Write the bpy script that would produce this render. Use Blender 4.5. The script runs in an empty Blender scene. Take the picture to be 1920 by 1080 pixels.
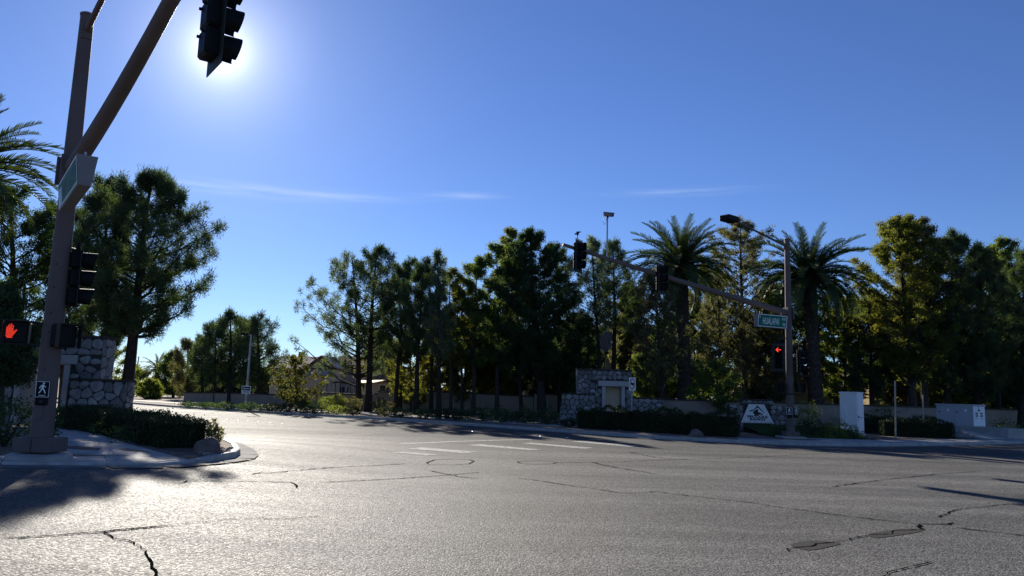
import bpy, bmesh, math, random
import numpy as np
from mathutils import Vector, Matrix

S = bpy.context.scene
C = S.collection
rng = np.random.default_rng(7)
random.seed(7)

# ------------------------------------------------------------------ camera
EYE, FPX = 1.8, 1465.0
PITCH, ROLL = math.atan(200/1465.0), 0.030
cam = bpy.data.objects.new('camera', bpy.data.cameras.new('camera'))
C.objects.link(cam)
cam.data.sensor_width = 36.0
cam.data.lens = 36.0*FPX/1920.0
cam.data.clip_start = 0.1
cam.data.clip_end = 3000
CM = Matrix.Rotation(math.pi/2 + PITCH, 4, 'X') @ Matrix.Rotation(ROLL, 4, 'Z')
cam.matrix_world = Matrix.Translation((0, 0, EYE)) @ CM
S.camera = cam

# ------------------------------------------------------------------ sky, sun, exposure
SUN_EL, SUN_AZ = math.radians(22.6), math.radians(-21.87)     # azimuth from +Y towards +X
sun_dir = Vector((math.sin(SUN_AZ)*math.cos(SUN_EL), math.cos(SUN_AZ)*math.cos(SUN_EL), math.sin(SUN_EL)))
W = bpy.data.worlds.new('World'); S.world = W; W.use_nodes = True
wn, wl = W.node_tree.nodes, W.node_tree.links
wn.clear()
def wnode(t, **k):
    n = wn.new(t)
    for a, b in k.items(): setattr(n, a, b)
    return n
sky = wnode('ShaderNodeTexSky', sky_type='NISHITA', sun_disc=False)
sky.sun_elevation = SUN_EL; sky.sun_rotation = SUN_AZ
sky.air_density = 1.0; sky.dust_density = 0.12; sky.ozone_density = 1.8; sky.altitude = 600
tint = wnode('ShaderNodeMix', data_type='RGBA', blend_type='MULTIPLY')
tint.inputs[0].default_value = 1.0
tint.inputs[7].default_value = (0.475, 0.635, 1.03, 1)
wl.new(sky.outputs[0], tint.inputs[6])
tc = wnode('ShaderNodeTexCoord')
nrm = wnode('ShaderNodeVectorMath', operation='NORMALIZE'); wl.new(tc.outputs['Generated'], nrm.inputs[0])
dot = wnode('ShaderNodeVectorMath', operation='DOT_PRODUCT'); wl.new(nrm.outputs[0], dot.inputs[0]); dot.inputs[1].default_value = sun_dir
def m(op, a, b=None, c=None):
    n = wnode('ShaderNodeMath', operation=op)
    for i, v in enumerate((a, b, c)):
        if v is None: continue
        if isinstance(v, (int, float)): n.inputs[i].default_value = v
        else: wl.new(v, n.inputs[i])
    return n.outputs[0]
om = m('SUBTRACT', dot.outputs['Value'], 1.0)
def lobe(k, amp): return m('MULTIPLY', m('EXPONENT', m('MULTIPLY', om, k)), amp)
aur = m('ADD', m('ADD', lobe(2600.0, 7.0), lobe(420.0, 3.8)), lobe(60.0, 0.8))
aurc = wnode('ShaderNodeMix', data_type='RGBA', blend_type='MULTIPLY'); aurc.inputs[0].default_value = 1
aurc.inputs[6].default_value = (1.0, 1.0, 1.0, 1); wl.new(aur, aurc.inputs[7])
# thin cirrus streaks low in the south
sep = wnode('ShaderNodeSeparateXYZ'); wl.new(nrm.outputs[0], sep.inputs[0])
el = m('ARCSINE', sep.outputs[2])
mp = wnode('ShaderNodeMapping'); wl.new(nrm.outputs[0], mp.inputs[0]); mp.inputs['Scale'].default_value = (7, 7, 110); mp.inputs['Location'].default_value = (1.3, .4, 0)
cn = wnode('ShaderNodeTexNoise'); wl.new(mp.outputs[0], cn.inputs[0]); cn.inputs['Scale'].default_value = 1.7; cn.inputs['Detail'].default_value = 6
az = m('ARCTAN2', sep.outputs[0], sep.outputs[1])
def wisp(a0, aw, e0, ew, slope, amp):
    da = m('SUBTRACT', az, math.radians(a0)); de = m('SUBTRACT', el, m('ADD', m('MULTIPLY', da, slope), math.radians(e0)))
    qa = m('POWER', m('MULTIPLY', da, 1/math.radians(aw)), 2.0); qe = m('POWER', m('MULTIPLY', de, 1/math.radians(ew)), 2.0)
    return m('MULTIPLY', m('EXPONENT', m('MULTIPLY', m('ADD', qa, qe), -1.0)), amp)
wsum = m('ADD', m('ADD', wisp(-19.5, 5.5, 13.6, .42, .01, 1.2), wisp(-11.5, 4.0, 13.8, .28, .03, .8)), m('ADD', wisp(-4.0, 2.6, 14.35, .22, .03, .9), wisp(12.5, 4.5, 14.8, .24, .01, .6)))
cmask = m('MULTIPLY', wsum, m('MULTIPLY', m('MAXIMUM', m('SUBTRACT', cn.outputs['Fac'], .28), 0.0), 3.0))
mixc = wnode('ShaderNodeMix', data_type='RGBA', blend_type='ADD'); mixc.inputs[0].default_value = 1
hz_ = m('EXPONENT', m('MULTIPLY', m('POWER', m('MULTIPLY', el, 1/math.radians(7.0)), 2.0), -1.0))      # paler air low over the horizon
hzc = wnode('ShaderNodeMix', data_type='RGBA', blend_type='ADD'); wl.new(hz_, hzc.inputs[0]); hzc.inputs[7].default_value = (.30, .85, 1.1, 1)
wl.new(tint.outputs[2], hzc.inputs[6])
wl.new(hzc.outputs[2], mixc.inputs[6]); wl.new(aurc.outputs[2], mixc.inputs[7])
cir = wnode('ShaderNodeMix', data_type='RGBA'); wl.new(m('MINIMUM', m('MULTIPLY', cmask, 0.42), 0.5), cir.inputs[0])
wl.new(mixc.outputs[2], cir.inputs[6]); cir.inputs[7].default_value = (5.2, 6.6, 9.2, 1)
bg = wnode('ShaderNodeBackground'); bg.inputs[1].default_value = 0.05
wl.new(cir.outputs[2], bg.inputs[0])
wo = wnode('ShaderNodeOutputWorld'); wl.new(bg.outputs[0], wo.inputs[0])

sl = bpy.data.lights.new('sun', 'SUN'); sl.energy = 5.0; sl.angle = math.radians(0.53); sl.color = (1.0, 0.93, 0.82)
so = bpy.data.objects.new('sun', sl); C.objects.link(so)
so.rotation_euler = sun_dir.to_track_quat('Z', 'Y').to_euler()
so.location = sun_dir*200
vs = S.view_settings
vs.view_transform = 'Standard'; vs.look = 'None'; vs.gamma = 1; vs.use_curve_mapping = False
vs.exposure = 1.15
try:
    S.cycles.max_bounces = 6; S.cycles.transparent_max_bounces = 8
    S.cycles.sample_clamp_indirect = 6
except Exception: pass

# ------------------------------------------------------------------ placing: a photo pixel taken out to a real distance
def ray(px, py): return (CM.to_3x3() @ Vector(((px-960)/FPX, (540-py)/FPX, -1)))
def at(px, py, Y):
    d = ray(px, py); return d*(Y/d.y) + Vector((0, 0, EYE))
def gp(px, py, z=0.0):
    d = ray(px, py); return d*((z-EYE)/d.z) + Vector((0, 0, EYE))
def X(px, Y, py=760): return at(px, py, Y).x
def Zh(px, py, Y): return at(px, py, Y).z

def sm(t):
    t = np.clip(t, 0, 1); return t*t*(3-2*t)
def gz(x, y):                     # the near left corner lies a little higher
    return float(0.3*sm((-x-1)/8)*(1-sm((y-20)/14)))
def hb(x, y): return float(.06+.09*sm((y-16)/1.3))
def zl(x, y): return gz(x, y)+hb(x, y)
def gdrape(px, py):
    z = 0.0
    for _ in range(12):
        p = gp(px, py, z); z = gz(p.x, p.y)
    return Vector((p.x, p.y, z))
def ldrape(px, py):
    z = .3
    for _ in range(14):
        p = gp(px, py, z); z = zl(p.x, p.y)
    return Vector((p.x, p.y, z))

# ------------------------------------------------------------------ materials
def mat(name, col, rough=.7, spec=.3, metal=0., var=.15, scale=3., bump=0., bscale=40., col2=None, rand=0., trans=0., coat=0.):
    M = bpy.data.materials.new(name); M.use_nodes = True
    n, l = M.node_tree.nodes, M.node_tree.links
    b = n['Principled BSDF']; out = n['Material Output']
    b.inputs['Roughness'].default_value = rough; b.inputs['Metallic'].default_value = metal
    b.inputs['Specular IOR Level'].default_value = spec
    b.inputs['Coat Weight'].default_value = coat
    t = n.new('ShaderNodeTexCoord')
    geo = n.new('ShaderNodeNewGeometry')
    nz = n.new('ShaderNodeTexNoise'); nz.inputs['Scale'].default_value = scale; nz.inputs['Detail'].default_value = 5
    l.new(geo.outputs['Position'], nz.inputs['Vector'])
    mr = n.new('ShaderNodeMapRange'); mr.inputs[1].default_value = .3; mr.inputs[2].default_value = .7
    l.new(nz.outputs['Fac'], mr.inputs[0])
    mx = n.new('ShaderNodeMix'); mx.data_type = 'RGBA'; l.new(mr.outputs[0], mx.inputs[0])
    c2 = col2 or tuple(c*(1+var) for c in col)
    c1 = col if col2 else tuple(c*(1-var) for c in col)
    mx.inputs[6].default_value = (*c1, 1); mx.inputs[7].default_value = (*c2, 1)
    o = mx.outputs[2]
    if rand:
        oi = n.new('ShaderNodeObjectInfo')
        m2 = n.new('ShaderNodeMapRange'); m2.inputs[3].default_value = 1-rand; m2.inputs[4].default_value = 1+rand
        l.new(oi.outputs['Random'], m2.inputs[0])
        mm = n.new('ShaderNodeMix'); mm.data_type = 'RGBA'; mm.blend_type = 'MULTIPLY'; mm.inputs[0].default_value = 1
        l.new(o, mm.inputs[6]); l.new(m2.outputs[0], mm.inputs[7]); o = mm.outputs[2]
    l.new(o, b.inputs['Base Color'])
    if bump:
        nb = n.new('ShaderNodeTexNoise'); nb.inputs['Scale'].default_value = bscale; nb.inputs['Detail'].default_value = 6
        l.new(geo.outputs['Position'], nb.inputs['Vector'])
        bp = n.new('ShaderNodeBump'); bp.inputs['Strength'].default_value = 1; bp.inputs['Distance'].default_value = bump
        l.new(nb.outputs['Fac'], bp.inputs['Height']); l.new(bp.outputs[0], b.inputs['Normal'])
    if trans:
        tr = n.new('ShaderNodeBsdfTranslucent'); l.new(o, tr.inputs[0])
        boost = n.new('ShaderNodeMix'); boost.data_type = 'RGBA'; boost.blend_type = 'MULTIPLY'; boost.inputs[0].default_value = 1
        l.new(o, boost.inputs[6]); boost.inputs[7].default_value = (2.3, 2.2, .9, 1); l.new(boost.outputs[2], tr.inputs[0])
        ms = n.new('ShaderNodeMixShader'); ms.inputs[0].default_value = trans
        l.new(b.outputs[0], ms.inputs[1]); l.new(tr.outputs[0], ms.inputs[2]); l.new(ms.outputs[0], out.inputs[0])
    return M
def emit(name, col, st):
    M = bpy.data.materials.new(name); M.use_nodes = True
    b = M.node_tree.nodes['Principled BSDF']
    b.inputs['Base Color'].default_value = (*[c*.2 for c in col], 1)
    b.inputs['Emission Color'].default_value = (*col, 1); b.inputs['Emission Strength'].default_value = st
    return M

def asphalt():
    M = bpy.data.materials.new('asphalt'); M.use_nodes = True
    n, l = M.node_tree.nodes, M.node_tree.links
    b = n['Principled BSDF']
    g = n.new('ShaderNodeNewGeometry')
    def noise(sc, det=4, vec=None, rough=.6):
        q = n.new('ShaderNodeTexNoise'); q.inputs['Scale'].default_value = sc; q.inputs['Detail'].default_value = det; q.inputs['Roughness'].default_value = rough
        l.new(vec or g.outputs['Position'], q.inputs['Vector']); return q.outputs['Fac']
    def rng_(v, a, c, lo, hi):
        r = n.new('ShaderNodeMapRange'); r.inputs[1].default_value = a; r.inputs[2].default_value = c; r.inputs[3].default_value = lo; r.inputs[4].default_value = hi
        l.new(v, r.inputs[0]); return r.outputs[0]
    def mul(a, c, op='MULTIPLY'):
        q = n.new('ShaderNodeMath'); q.operation = op
        for i, v in enumerate((a, c)):
            if isinstance(v, (int, float)): q.inputs[i].default_value = v
            else: l.new(v, q.inputs[i])
        return q.outputs[0]
    # tyre-worn streaks running with the traffic on both roads
    def streak(ang, sx, sy, off):
        mp = n.new('ShaderNodeMapping'); mp.inputs['Rotation'].default_value = (0, 0, ang); mp.inputs['Scale'].default_value = (sx, sy, 1); mp.inputs['Location'].default_value = (off, off, 0)
        l.new(g.outputs['Position'], mp.inputs[0]); return mp.outputs[0]
    s1 = noise(1.0, 4, streak(math.radians(40), .05, .75, 3))
    s2 = noise(1.0, 4, streak(math.radians(-25), .04, .6, 9))
    big = noise(.22, 5); mid = noise(2.2, 5)
    fine = n.new('ShaderNodeTexVoronoi'); fine.inputs['Scale'].default_value = 42; l.new(g.outputs['Position'], fine.inputs['Vector'])
    grit = noise(90, 3, rough=.8)
    f = mul(mul(rng_(s1, .3, .7, .74, 1.28), rng_(s2, .3, .7, .76, 1.24)), mul(rng_(big, .3, .7, .86, 1.14), rng_(mid, .3, .7, .9, 1.1)))
    fv = n.new('ShaderNodeSeparateColor'); l.new(fine.outputs['Color'], fv.inputs[0])
    f = mul(f, rng_(fv.outputs[0], 0, 1, .35, 1.75)); f = mul(f, rng_(grit, .3, .7, .65, 1.35))
    mx = n.new('ShaderNodeMix'); mx.data_type = 'RGBA'; mx.blend_type = 'MULTIPLY'; mx.inputs[0].default_value = 1
    mx.inputs[6].default_value = (.081, .0795, .0765, 1); l.new(f, mx.inputs[7]); l.new(mx.outputs[2], b.inputs['Base Color'])
    l.new(mul(rng_(s1, .3, .7, .66, .78), rng_(fv.outputs[1], 0, 1, .85, 1.15)), b.inputs['Roughness'])
    sx_ = n.new('ShaderNodeSeparateXYZ'); l.new(g.outputs['Position'], sx_.inputs[0])
    along = mul(mul(sx_.outputs[1], .80), mul(sx_.outputs[0], -.45), 'ADD')
    l.new(rng_(mul(along, mul(mid, 3.0), 'ADD'), 13, 30, .088, .015), b.inputs['Specular IOR Level'])
    bp = n.new('ShaderNodeBump'); bp.inputs['Strength'].default_value = 1.0; bp.inputs['Distance'].default_value = .007
    h = mul(rng_(fine.outputs['Distance'], 0, .8, 1, 0), mul(grit, .6), 'ADD')
    l.new(h, bp.inputs['Height']); l.new(bp.outputs[0], b.inputs['Normal'])
    return M

MT = {}
MT['asphalt'] = asphalt()
MT['patch'] = mat('tar_patch', (.042, .041, .039), .85, .04, var=.2, scale=20, bump=.002, bscale=150)
MT['crack'] = mat('crack_shade_filler', (.006, .006, .006), 1.0, .0)  # near-black puts the shade inside open cracks into the colour; loop cuts share it
MT['paint'] = mat('worn_road_paint', (.075, .073, .070), .8, .08, col2=(.36, .355, .34), scale=7, bump=.002, bscale=120)
MT['concrete'] = mat('concrete', (.33, .32, .30), .85, .25, var=.18, scale=2.2, bump=.003, bscale=60)
MT['curb'] = mat('curb_concrete', (.36, .35, .33), .85, .25, var=.22, scale=4, bump=.003, bscale=60)
MT['gutter'] = mat('stained_gutter_concrete', (.13, .125, .12), .9, .05, col2=(.22, .215, .205), scale=3, bump=.002, bscale=60)
MT['dirt'] = mat('desert_gravel', (.10, .075, .058), .95, .1, col2=(.24, .19, .15), scale=6, bump=.02, bscale=22)
MT['redgravel'] = mat('red_gravel', (.13, .075, .06), .95, .1, col2=(.24, .16, .13), scale=9, bump=.02, bscale=30)
MT['pebble'] = mat('pebble', (.22, .18, .15), .9, .2, col2=(.42, .37, .32), scale=9)
MT['stone'] = mat('grey_fieldstone', (.15, .15, .148), .85, .15, col2=(.25, .245, .235), scale=5, bump=.012, bscale=18, rand=.42)
MT['mortar'] = mat('dark_mortar', (.05, .049, .048), .95, .1, var=.3, scale=8, bump=.01, bscale=30)
MT['cap'] = mat('wall_cap', (.055, .043, .036), .85, .2, var=.3, scale=5)
MT['precast'] = mat('precast_trim', (.38, .36, .34), .8, .2, var=.1, scale=3, bump=.002, bscale=80)
MT['stucco'] = mat('tan_stucco', (.66, .53, .38), .9, .1, var=.12, scale=1.2, bump=.004, bscale=50)
MT['stucco2'] = mat('wall_stucco', (.27, .22, .172), .9, .1, var=.14, scale=1.0, bump=.004, bscale=50)
MT['stucco3'] = mat('grey_stucco', (.36, .32, .27), .9, .1, var=.12, scale=1.2, bump=.004, bscale=50)
MT['yellow'] = mat('ochre_stucco', (.27, .205, .11), .9, .1, var=.12, scale=1.2, bump=.004, bscale=50)
MT['tile'] = mat('clay_roof_tile', (.46, .34, .27), .8, .2, col2=(.68, .56, .46), scale=5)
MT['tile2'] = mat('brown_roof_tile', (.13, .085, .06), .75, .08, col2=(.26, .18, .13), scale=5)
MT['glass'] = mat('window_glass', (.02, .022, .025), .08, .6, var=.05)
MT['frame'] = mat('window_frame', (.55, .52, .47), .6)
MT['pole'] = mat('dusty_pole_paint', (.128, .100, .094), .68, .14, var=.10, scale=1.6, bump=.001, bscale=30)
MT['galv'] = mat('galvanised_steel', (.34, .35, .35), .45, .5, metal=.5, var=.12, scale=6)
MT['black'] = mat('black_signal_paint', (.008, .009, .011), .6, .12, var=.2, scale=6)
MT['dgreen'] = mat('dark_olive_signal_back', (.022, .026, .022), .6, .3, var=.2, scale=6)
MT['lensoff'] = mat('dark_signal_lens', (.03, .004, .004), .4, .2, var=.1)
MT['lensg'] = mat('dark_lens', (.008, .009, .010), .5, .12, var=.1)
MT['rim'] = mat('sunlit_edge_grey', (.55, .55, .53), .4, .5, metal=.3)  # pale grey that paints sunlight along the top of the backplates
MT['red'] = emit('red_led', (1.0, .055, .025), .85)
MT['signgreen'] = mat('green_sign_sheeting', (.008, .15, .105), .6, .12, var=.05)
MT['white'] = mat('white_sheeting', (.78, .78, .78), .45, .4, var=.04)
MT['letter'] = mat('sign_lettering', (.80, .84, .82), .5, .3, var=.03)
MT['letterdim'] = mat('weathered_lettering', (.20, .28, .27), .6, .1, var=.2, scale=20)
MT['panelblue'] = mat('pale_blue_print', (.42, .55, .62), .4, .4, col2=(.12, .2, .22), scale=7)
MT['greymetal'] = mat('grey_sign_metal', (.20, .19, .19), .6, .2, var=.08, scale=5)
MT['cabinet'] = mat('white_cabinet_paint', (.74, .74, .73), .45, .4, var=.05, scale=2)
MT['cabinet2'] = mat('grey_cabinet_paint', (.40, .42, .44), .5, .35, var=.06, scale=2)
MT['seam'] = mat('dark_seam', (.06, .065, .07), .7)
MT['signblue'] = mat('monument_panel', (.70, .71, .70), .6, .25, var=.06, scale=6)
MT['ink'] = mat('dark_print', (.018, .022, .024), .6, .2, var=.1)
MT['inkgreen'] = mat('dark_green_print', (.03, .07, .06), .6, .2, var=.1)
MT['brownprint'] = mat('brown_print', (.10, .075, .05), .6, .2, var=.2, scale=20)
MT['wood'] = mat('weathered_stake', (.36, .33, .26), .8, .2, var=.2, scale=12)
MT['rock'] = mat('boulder', (.10, .076, .066), .95, .05, col2=(.19, .15, .135), scale=5, bump=.02, bscale=9)
MT['sail'] = mat('white_shade_cloth', (.8, .8, .78), .7, .1, var=.03, trans=.3)
MT['darkwood'] = mat('dark_pergola_wood', (.04, .032, .026), .8)
MT['bark'] = mat('pine_bark', (.022, .017, .014), .95, .05, col2=(.055, .044, .037), scale=9, bump=.02, bscale=14)
MT['barkg'] = mat('grey_bark', (.030, .026, .022), .95, .05, col2=(.075, .065, .055), scale=9, bump=.015, bscale=16)
MT['palmbark'] = mat('palm_bark', (.026, .021, .018), .95, .05, col2=(.075, .062, .050), scale=6, bump=.02, bscale=20)
MT['pine'] = mat('pine_needles', (0.0375, 0.0625, 0.0350), .75, .10, col2=(0.0688, 0.1063, 0.0525), scale=1.1, trans=0.25)
MT['pineblue'] = mat('grey_pine_needles', (0.0600, 0.0900, 0.0630), .75, .10, col2=(0.1125, 0.1500, 0.0930), scale=1.1, trans=0.28)
MT['broad'] = mat('green_leaves', (0.0520, 0.0806, 0.0286), .75, .10, col2=(0.1105, 0.1495, 0.0455), scale=.9, trans=0.40)
MT['dark'] = mat('dark_green_leaves', (0.0264, 0.0528, 0.0264), .75, .10, col2=(0.0552, 0.0936, 0.0408), scale=.9, trans=0.28)
MT['gold'] = mat('yellowing_leaves', (0.0650, 0.0858, 0.0260), .75, .10, col2=(0.1365, 0.1365, 0.0338), scale=.5, trans=0.42)
MT['olive'] = mat('grey_olive_leaves', (0.0660, 0.0720, 0.0432), .75, .10, col2=(0.1200, 0.1200, 0.0744), scale=.9, trans=0.32)
MT['rust'] = mat('turning_leaves', (.045, .060, .022), .75, .10, col2=(.095, .090, .034), scale=1.6, trans=0.34)
MT['lime'] = mat('bright_shrub_leaves', (0.0720, 0.1020, 0.0264), .75, .10, col2=(0.1440, 0.1680, 0.0420), scale=2.0, trans=0.42)
MT['hedge'] = mat('clipped_hedge_leaves', (.016, .027, .011), .65, .15, col2=(.036, .052, .018), scale=3.0, trans=.10)
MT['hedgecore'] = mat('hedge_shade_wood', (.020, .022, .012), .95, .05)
MT['palm'] = mat('palm_frond', (.024, .044, .018), .6, .2, col2=(.050, .074, .026), scale=1.3, trans=.18)
MT['deadpalm'] = mat('dry_palm_stubs', (.09, .07, .045), .9, .1, var=.3, scale=6)
MT['grass'] = mat('lawn_grass', (.030, .062, .022), .7, .2, col2=(.055, .10, .034), scale=2, trans=.3)

# ------------------------------------------------------------------ object helpers
def wloc(o):
    v = Vector((0, 0, 0))
    while o is not None: v += o.location; o = o.parent
    return v
def tag(o, label=None, cat=None, group=None, kind=None):
    if label: o['label'] = label
    if cat: o['category'] = cat
    if group: o['group'] = group
    if kind: o['kind'] = kind
    return o
def thing(name, label, cat, loc, group=None):
    o = bpy.data.objects.new(name, None); C.objects.link(o); o.location = loc; o.empty_display_size = .2
    return tag(o, label, cat, group)
def children(o): return list(o.children)
def link_mesh(name, me, parent=None, material=None, local=False):
    o = bpy.data.objects.new(name, me); C.objects.link(o)
    if material is not None: me.materials.append(MT[material] if isinstance(material, str) else material)
    if parent is not None:
        o.parent = parent
    return o
def copy_tree(o, parent=None):
    c = o.copy(); C.objects.link(c)
    if parent is not None: c.parent = parent
    for ch in children(o): copy_tree(ch, c)
    return c

class MB:
    def __init__(s): s.v = []; s.f = []
    def add(s, vs, fs):
        k = len(s.v); s.v += [tuple(p) for p in vs]; s.f += [tuple(i+k for i in f) for f in fs]; return s
    def box(s, c, size, rz=0., bev=0., R=None):
        hx, hy, hz = [q/2 for q in size]
        M = R if R is not None else Matrix.Rotation(rz, 3, 'Z')
        c = Vector(c)
        if bev <= 0:
            P = [(-hx,-hy,-hz),(hx,-hy,-hz),(hx,hy,-hz),(-hx,hy,-hz),(-hx,-hy,hz),(hx,-hy,hz),(hx,hy,hz),(-hx,hy,hz)]
            F = [(0,3,2,1),(4,5,6,7),(0,1,5,4),(1,2,6,5),(2,3,7,6),(3,0,4,7)]
            return s.add([c+M@Vector(p) for p in P], F)
        bm = bmesh.new(); bmesh.ops.create_cube(bm, size=1)
        for v in bm.verts: v.co = Vector((v.co.x*size[0], v.co.y*size[1], v.co.z*size[2]))
        bmesh.ops.bevel(bm, geom=bm.edges[:], offset=min(bev, min(size)*.45), segments=1, affect='EDGES')
        bm.verts.index_update()
        s.add([c+M@v.co for v in bm.verts], [[v.index for v in f.verts] for f in bm.faces]); bm.free(); return s
    def tube(s, pts, rad, n=8, cap=True):
        pts = [Vector(p) for p in pts]
        if isinstance(rad, (int, float)): rad = [rad]*len(pts)
        k = len(s.v); up = None
        for i, p in enumerate(pts):
            d = (pts[min(i+1, len(pts)-1)]-pts[max(i-1, 0)])
            d = d.normalized() if d.length > 1e-9 else Vector((0, 0, 1))
            if up is None: up = d.orthogonal().normalized()
            a = (up - d*up.dot(d))
            a = a.normalized() if a.length > 1e-6 else d.orthogonal().normalized()
            up = a; b = d.cross(a)
            for j in range(n):
                t = 2*math.pi*j/n; s.v.append(tuple(p+(a*math.cos(t)+b*math.sin(t))*rad[i]))
        for i in range(len(pts)-1):
            for j in range(n):
                q = k+i*n; s.f.append((q+j, q+(j+1)%n, q+n+(j+1)%n, q+n+j))
        if cap:
            s.f.append(tuple(k+j for j in reversed(range(n)))); s.f.append(tuple(k+(len(pts)-1)*n+j for j in range(n)))
        return s
    def prism(s, poly, d):           # closed planar polygon extruded by vector d
        n = len(poly); d = Vector(d); P = [Vector(p) for p in poly]
        return s.add(P+[p+d for p in P], [tuple(reversed(range(n))), tuple(range(n, 2*n))]+[(i, (i+1)%n, n+(i+1)%n, n+i) for i in range(n)])
    def build(s, name, material, parent=None, smooth=False, local=False):
        me = bpy.data.meshes.new(name)
        off = Vector((0, 0, 0)) if (parent is None or local) else wloc(parent)
        me.from_pydata([tuple(Vector(v)-off) for v in s.v], [], s.f)
        bm = bmesh.new(); bm.from_mesh(me); bmesh.ops.recalc_face_normals(bm, faces=bm.faces[:]); bm.to_mesh(me); bm.free()
        if smooth:
            me.polygons.foreach_set('use_smooth', [True]*len(me.polygons))
            try: me.set_sharp_from_angle(angle=math.radians(40))
            except Exception: pass
        me.update()
        return link_mesh(name, me, parent, material)

def np_mesh(name, V, nper, material, parent=None, off=None, extra=None):
    """V: (n*nper,3) loose triangles/quads; extra: MB with branches merged in (second material)"""
    V = np.asarray(V, dtype=np.float64)
    if off is not None: V = V-np.array(off)
    nf = len(V)//nper
    me = bpy.data.meshes.new(name)
    me.vertices.add(len(V)); me.vertices.foreach_set('co', V.astype(np.float32).ravel())
    me.loops.add(len(V)); me.loops.foreach_set('vertex_index', np.arange(len(V), dtype=np.int32))
    me.polygons.add(nf); me.polygons.foreach_set('loop_start', np.arange(0, len(V), nper, dtype=np.int32))
    me.update(calc_edges=True)
    return link_mesh(name, me, parent, material)

def nrmz(a): return a/np.maximum(np.linalg.norm(a, axis=-1, keepdims=True), 1e-9)
def leaves(cent, out, L, Wd, kind, r):
    """one triangle (needle) or one kite (leaf) per centre"""
    n = len(cent)
    if kind == 'needle':
        d = nrmz(out + r.normal(0, .45, (n, 3)) + np.array([0, 0, .35]))
        s = nrmz(np.cross(d, r.normal(0, 1, (n, 3))))
        l = L*r.uniform(.7, 1.3, (n, 1)); w = Wd*r.uniform(.8, 1.2, (n, 1))
        V = np.stack([cent-s*w/2, cent+s*w/2, cent+d*l], 1)
        return V.reshape(-1, 3), 3
    d = nrmz(r.normal(0, 1, (n, 3)) + np.array([0, 0, -.25]))
    s = nrmz(np.cross(d, r.normal(0, 1, (n, 3))))
    l = L*r.uniform(.7, 1.35, (n, 1)); w = Wd*r.uniform(.7, 1.3, (n, 1))
    V = np.stack([cent-d*l/2, cent+s*w/2, cent+d*l/2, cent-s*w/2], 1)
    return V.reshape(-1, 3), 4

def text_mesh(s, size, name, material, parent, M, extrude=.004, align='CENTER', xs=1.0, bold=0.):
    cu = bpy.data.curves.new(name, 'FONT'); cu.body = s; cu.size = size; cu.extrude = extrude; cu.offset = bold; cu.align_x = align; cu.align_y = 'CENTER'
    o = bpy.data.objects.new(name, cu); C.objects.link(o)
    dg = bpy.context.evaluated_depsgraph_get()
    me = bpy.data.meshes.new_from_object(o.evaluated_get(dg)); bpy.data.objects.remove(o)
    off = wloc(parent)
    me.transform(Matrix.Diagonal((xs, 1, 1, 1))); me.transform(M)
    me.transform(Matrix.Translation(-off)); me.name = name; me.materials.clear()
    return link_mesh(name, me, parent, material)

def frame_m(o, ux, uz):             # matrix whose local x runs along ux, local y up along uz
    ux = Vector(ux).normalized(); uz = Vector(uz).normalized(); n = ux.cross(uz)
    return Matrix(((ux.x, uz.x, n.x, o[0]), (ux.y, uz.y, n.y, o[1]), (ux.z, uz.z, n.z, o[2]), (0, 0, 0, 1)))

# ------------------------------------------------------------------ ground, roads, kerbs
gr = MB().add([(-1500, -400, -.12), (1500, -400, -.12), (1500, 2600, -.12), (-1500, 2600, -.12)], [(0, 1, 2, 3)]).build('ground', 'dirt')
gr['kind'] = 'structure'
xs = [-150, -90, -60, -45, -36, -30, -26, -22, -19, -16] + [x*.5 for x in range(-28, 1)] + [2, 6, 12, 20, 40, 80, 120]
ys = [-60, -30, -15, -6, 0, 4] + [y*.5 for y in range(12, 72)] + [38, 42, 50, 60, 80, 110, 150]
V = [(x, y, gz(x, y)) for y in ys for x in xs]
nx = len(xs)
road = MB().add(V, [(j*nx+i, j*nx+i+1, (j+1)*nx+i+1, (j+1)*nx+i) for j in range(len(ys)-1) for i in range(nx-1)]).build('road', 'asphalt', smooth=True)
road['kind'] = 'structure'

def ribbon(name, pts, w, material, lift=.004, parent=road, jit=0., close=False):
    r = random.Random(len(pts)*7+int(pts[0].x*10))
    P = []
    for a, b in zip(pts[:-1], pts[1:]):
        n = max(1, int((b-a).length/.09)) if jit else max(1, int((b-a).length/.5))
        for k in range(n): P.append(a.lerp(b, k/n))
    P.append(pts[-1])
    if jit:
        P = [p+Vector((r.uniform(-jit, jit), r.uniform(-jit, jit), 0)) for p in P]
    V = []; n = len(P)
    for i, p in enumerate(P):
        d = (P[min(i+1, n-1)]-P[max(i-1, 0)]); d.z = 0; d.normalize(); s = Vector((-d.y, d.x, 0))
        ww = w*(r.uniform(.5, 1.9) if jit else 1)
        if jit and (i in (0, n-1)): ww *= .3
        for q in (p-s*ww/2, p+s*ww/2): V.append((q.x, q.y, gz(q.x, q.y)+lift))
    return MB().add(V, [(2*i, 2*i+1, 2*i+3, 2*i+2) for i in range(n-1)]).build(name, material, parent)
def chaikin(P, n=2):
    for _ in range(n): P = [q for a, b in zip(P, P[1:]+P[:1]) for q in (a.lerp(b, .25), a.lerp(b, .75))]
    return P
def poly_decal(name, pts, material, lift=.004, parent=road):
    return MB().add([(p.x, p.y, gz(p.x, p.y)+lift) for p in pts], [tuple(range(len(pts)))]).build(name, material, parent)
GD = lambda L: [gdrape(*p) for p in L]
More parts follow.
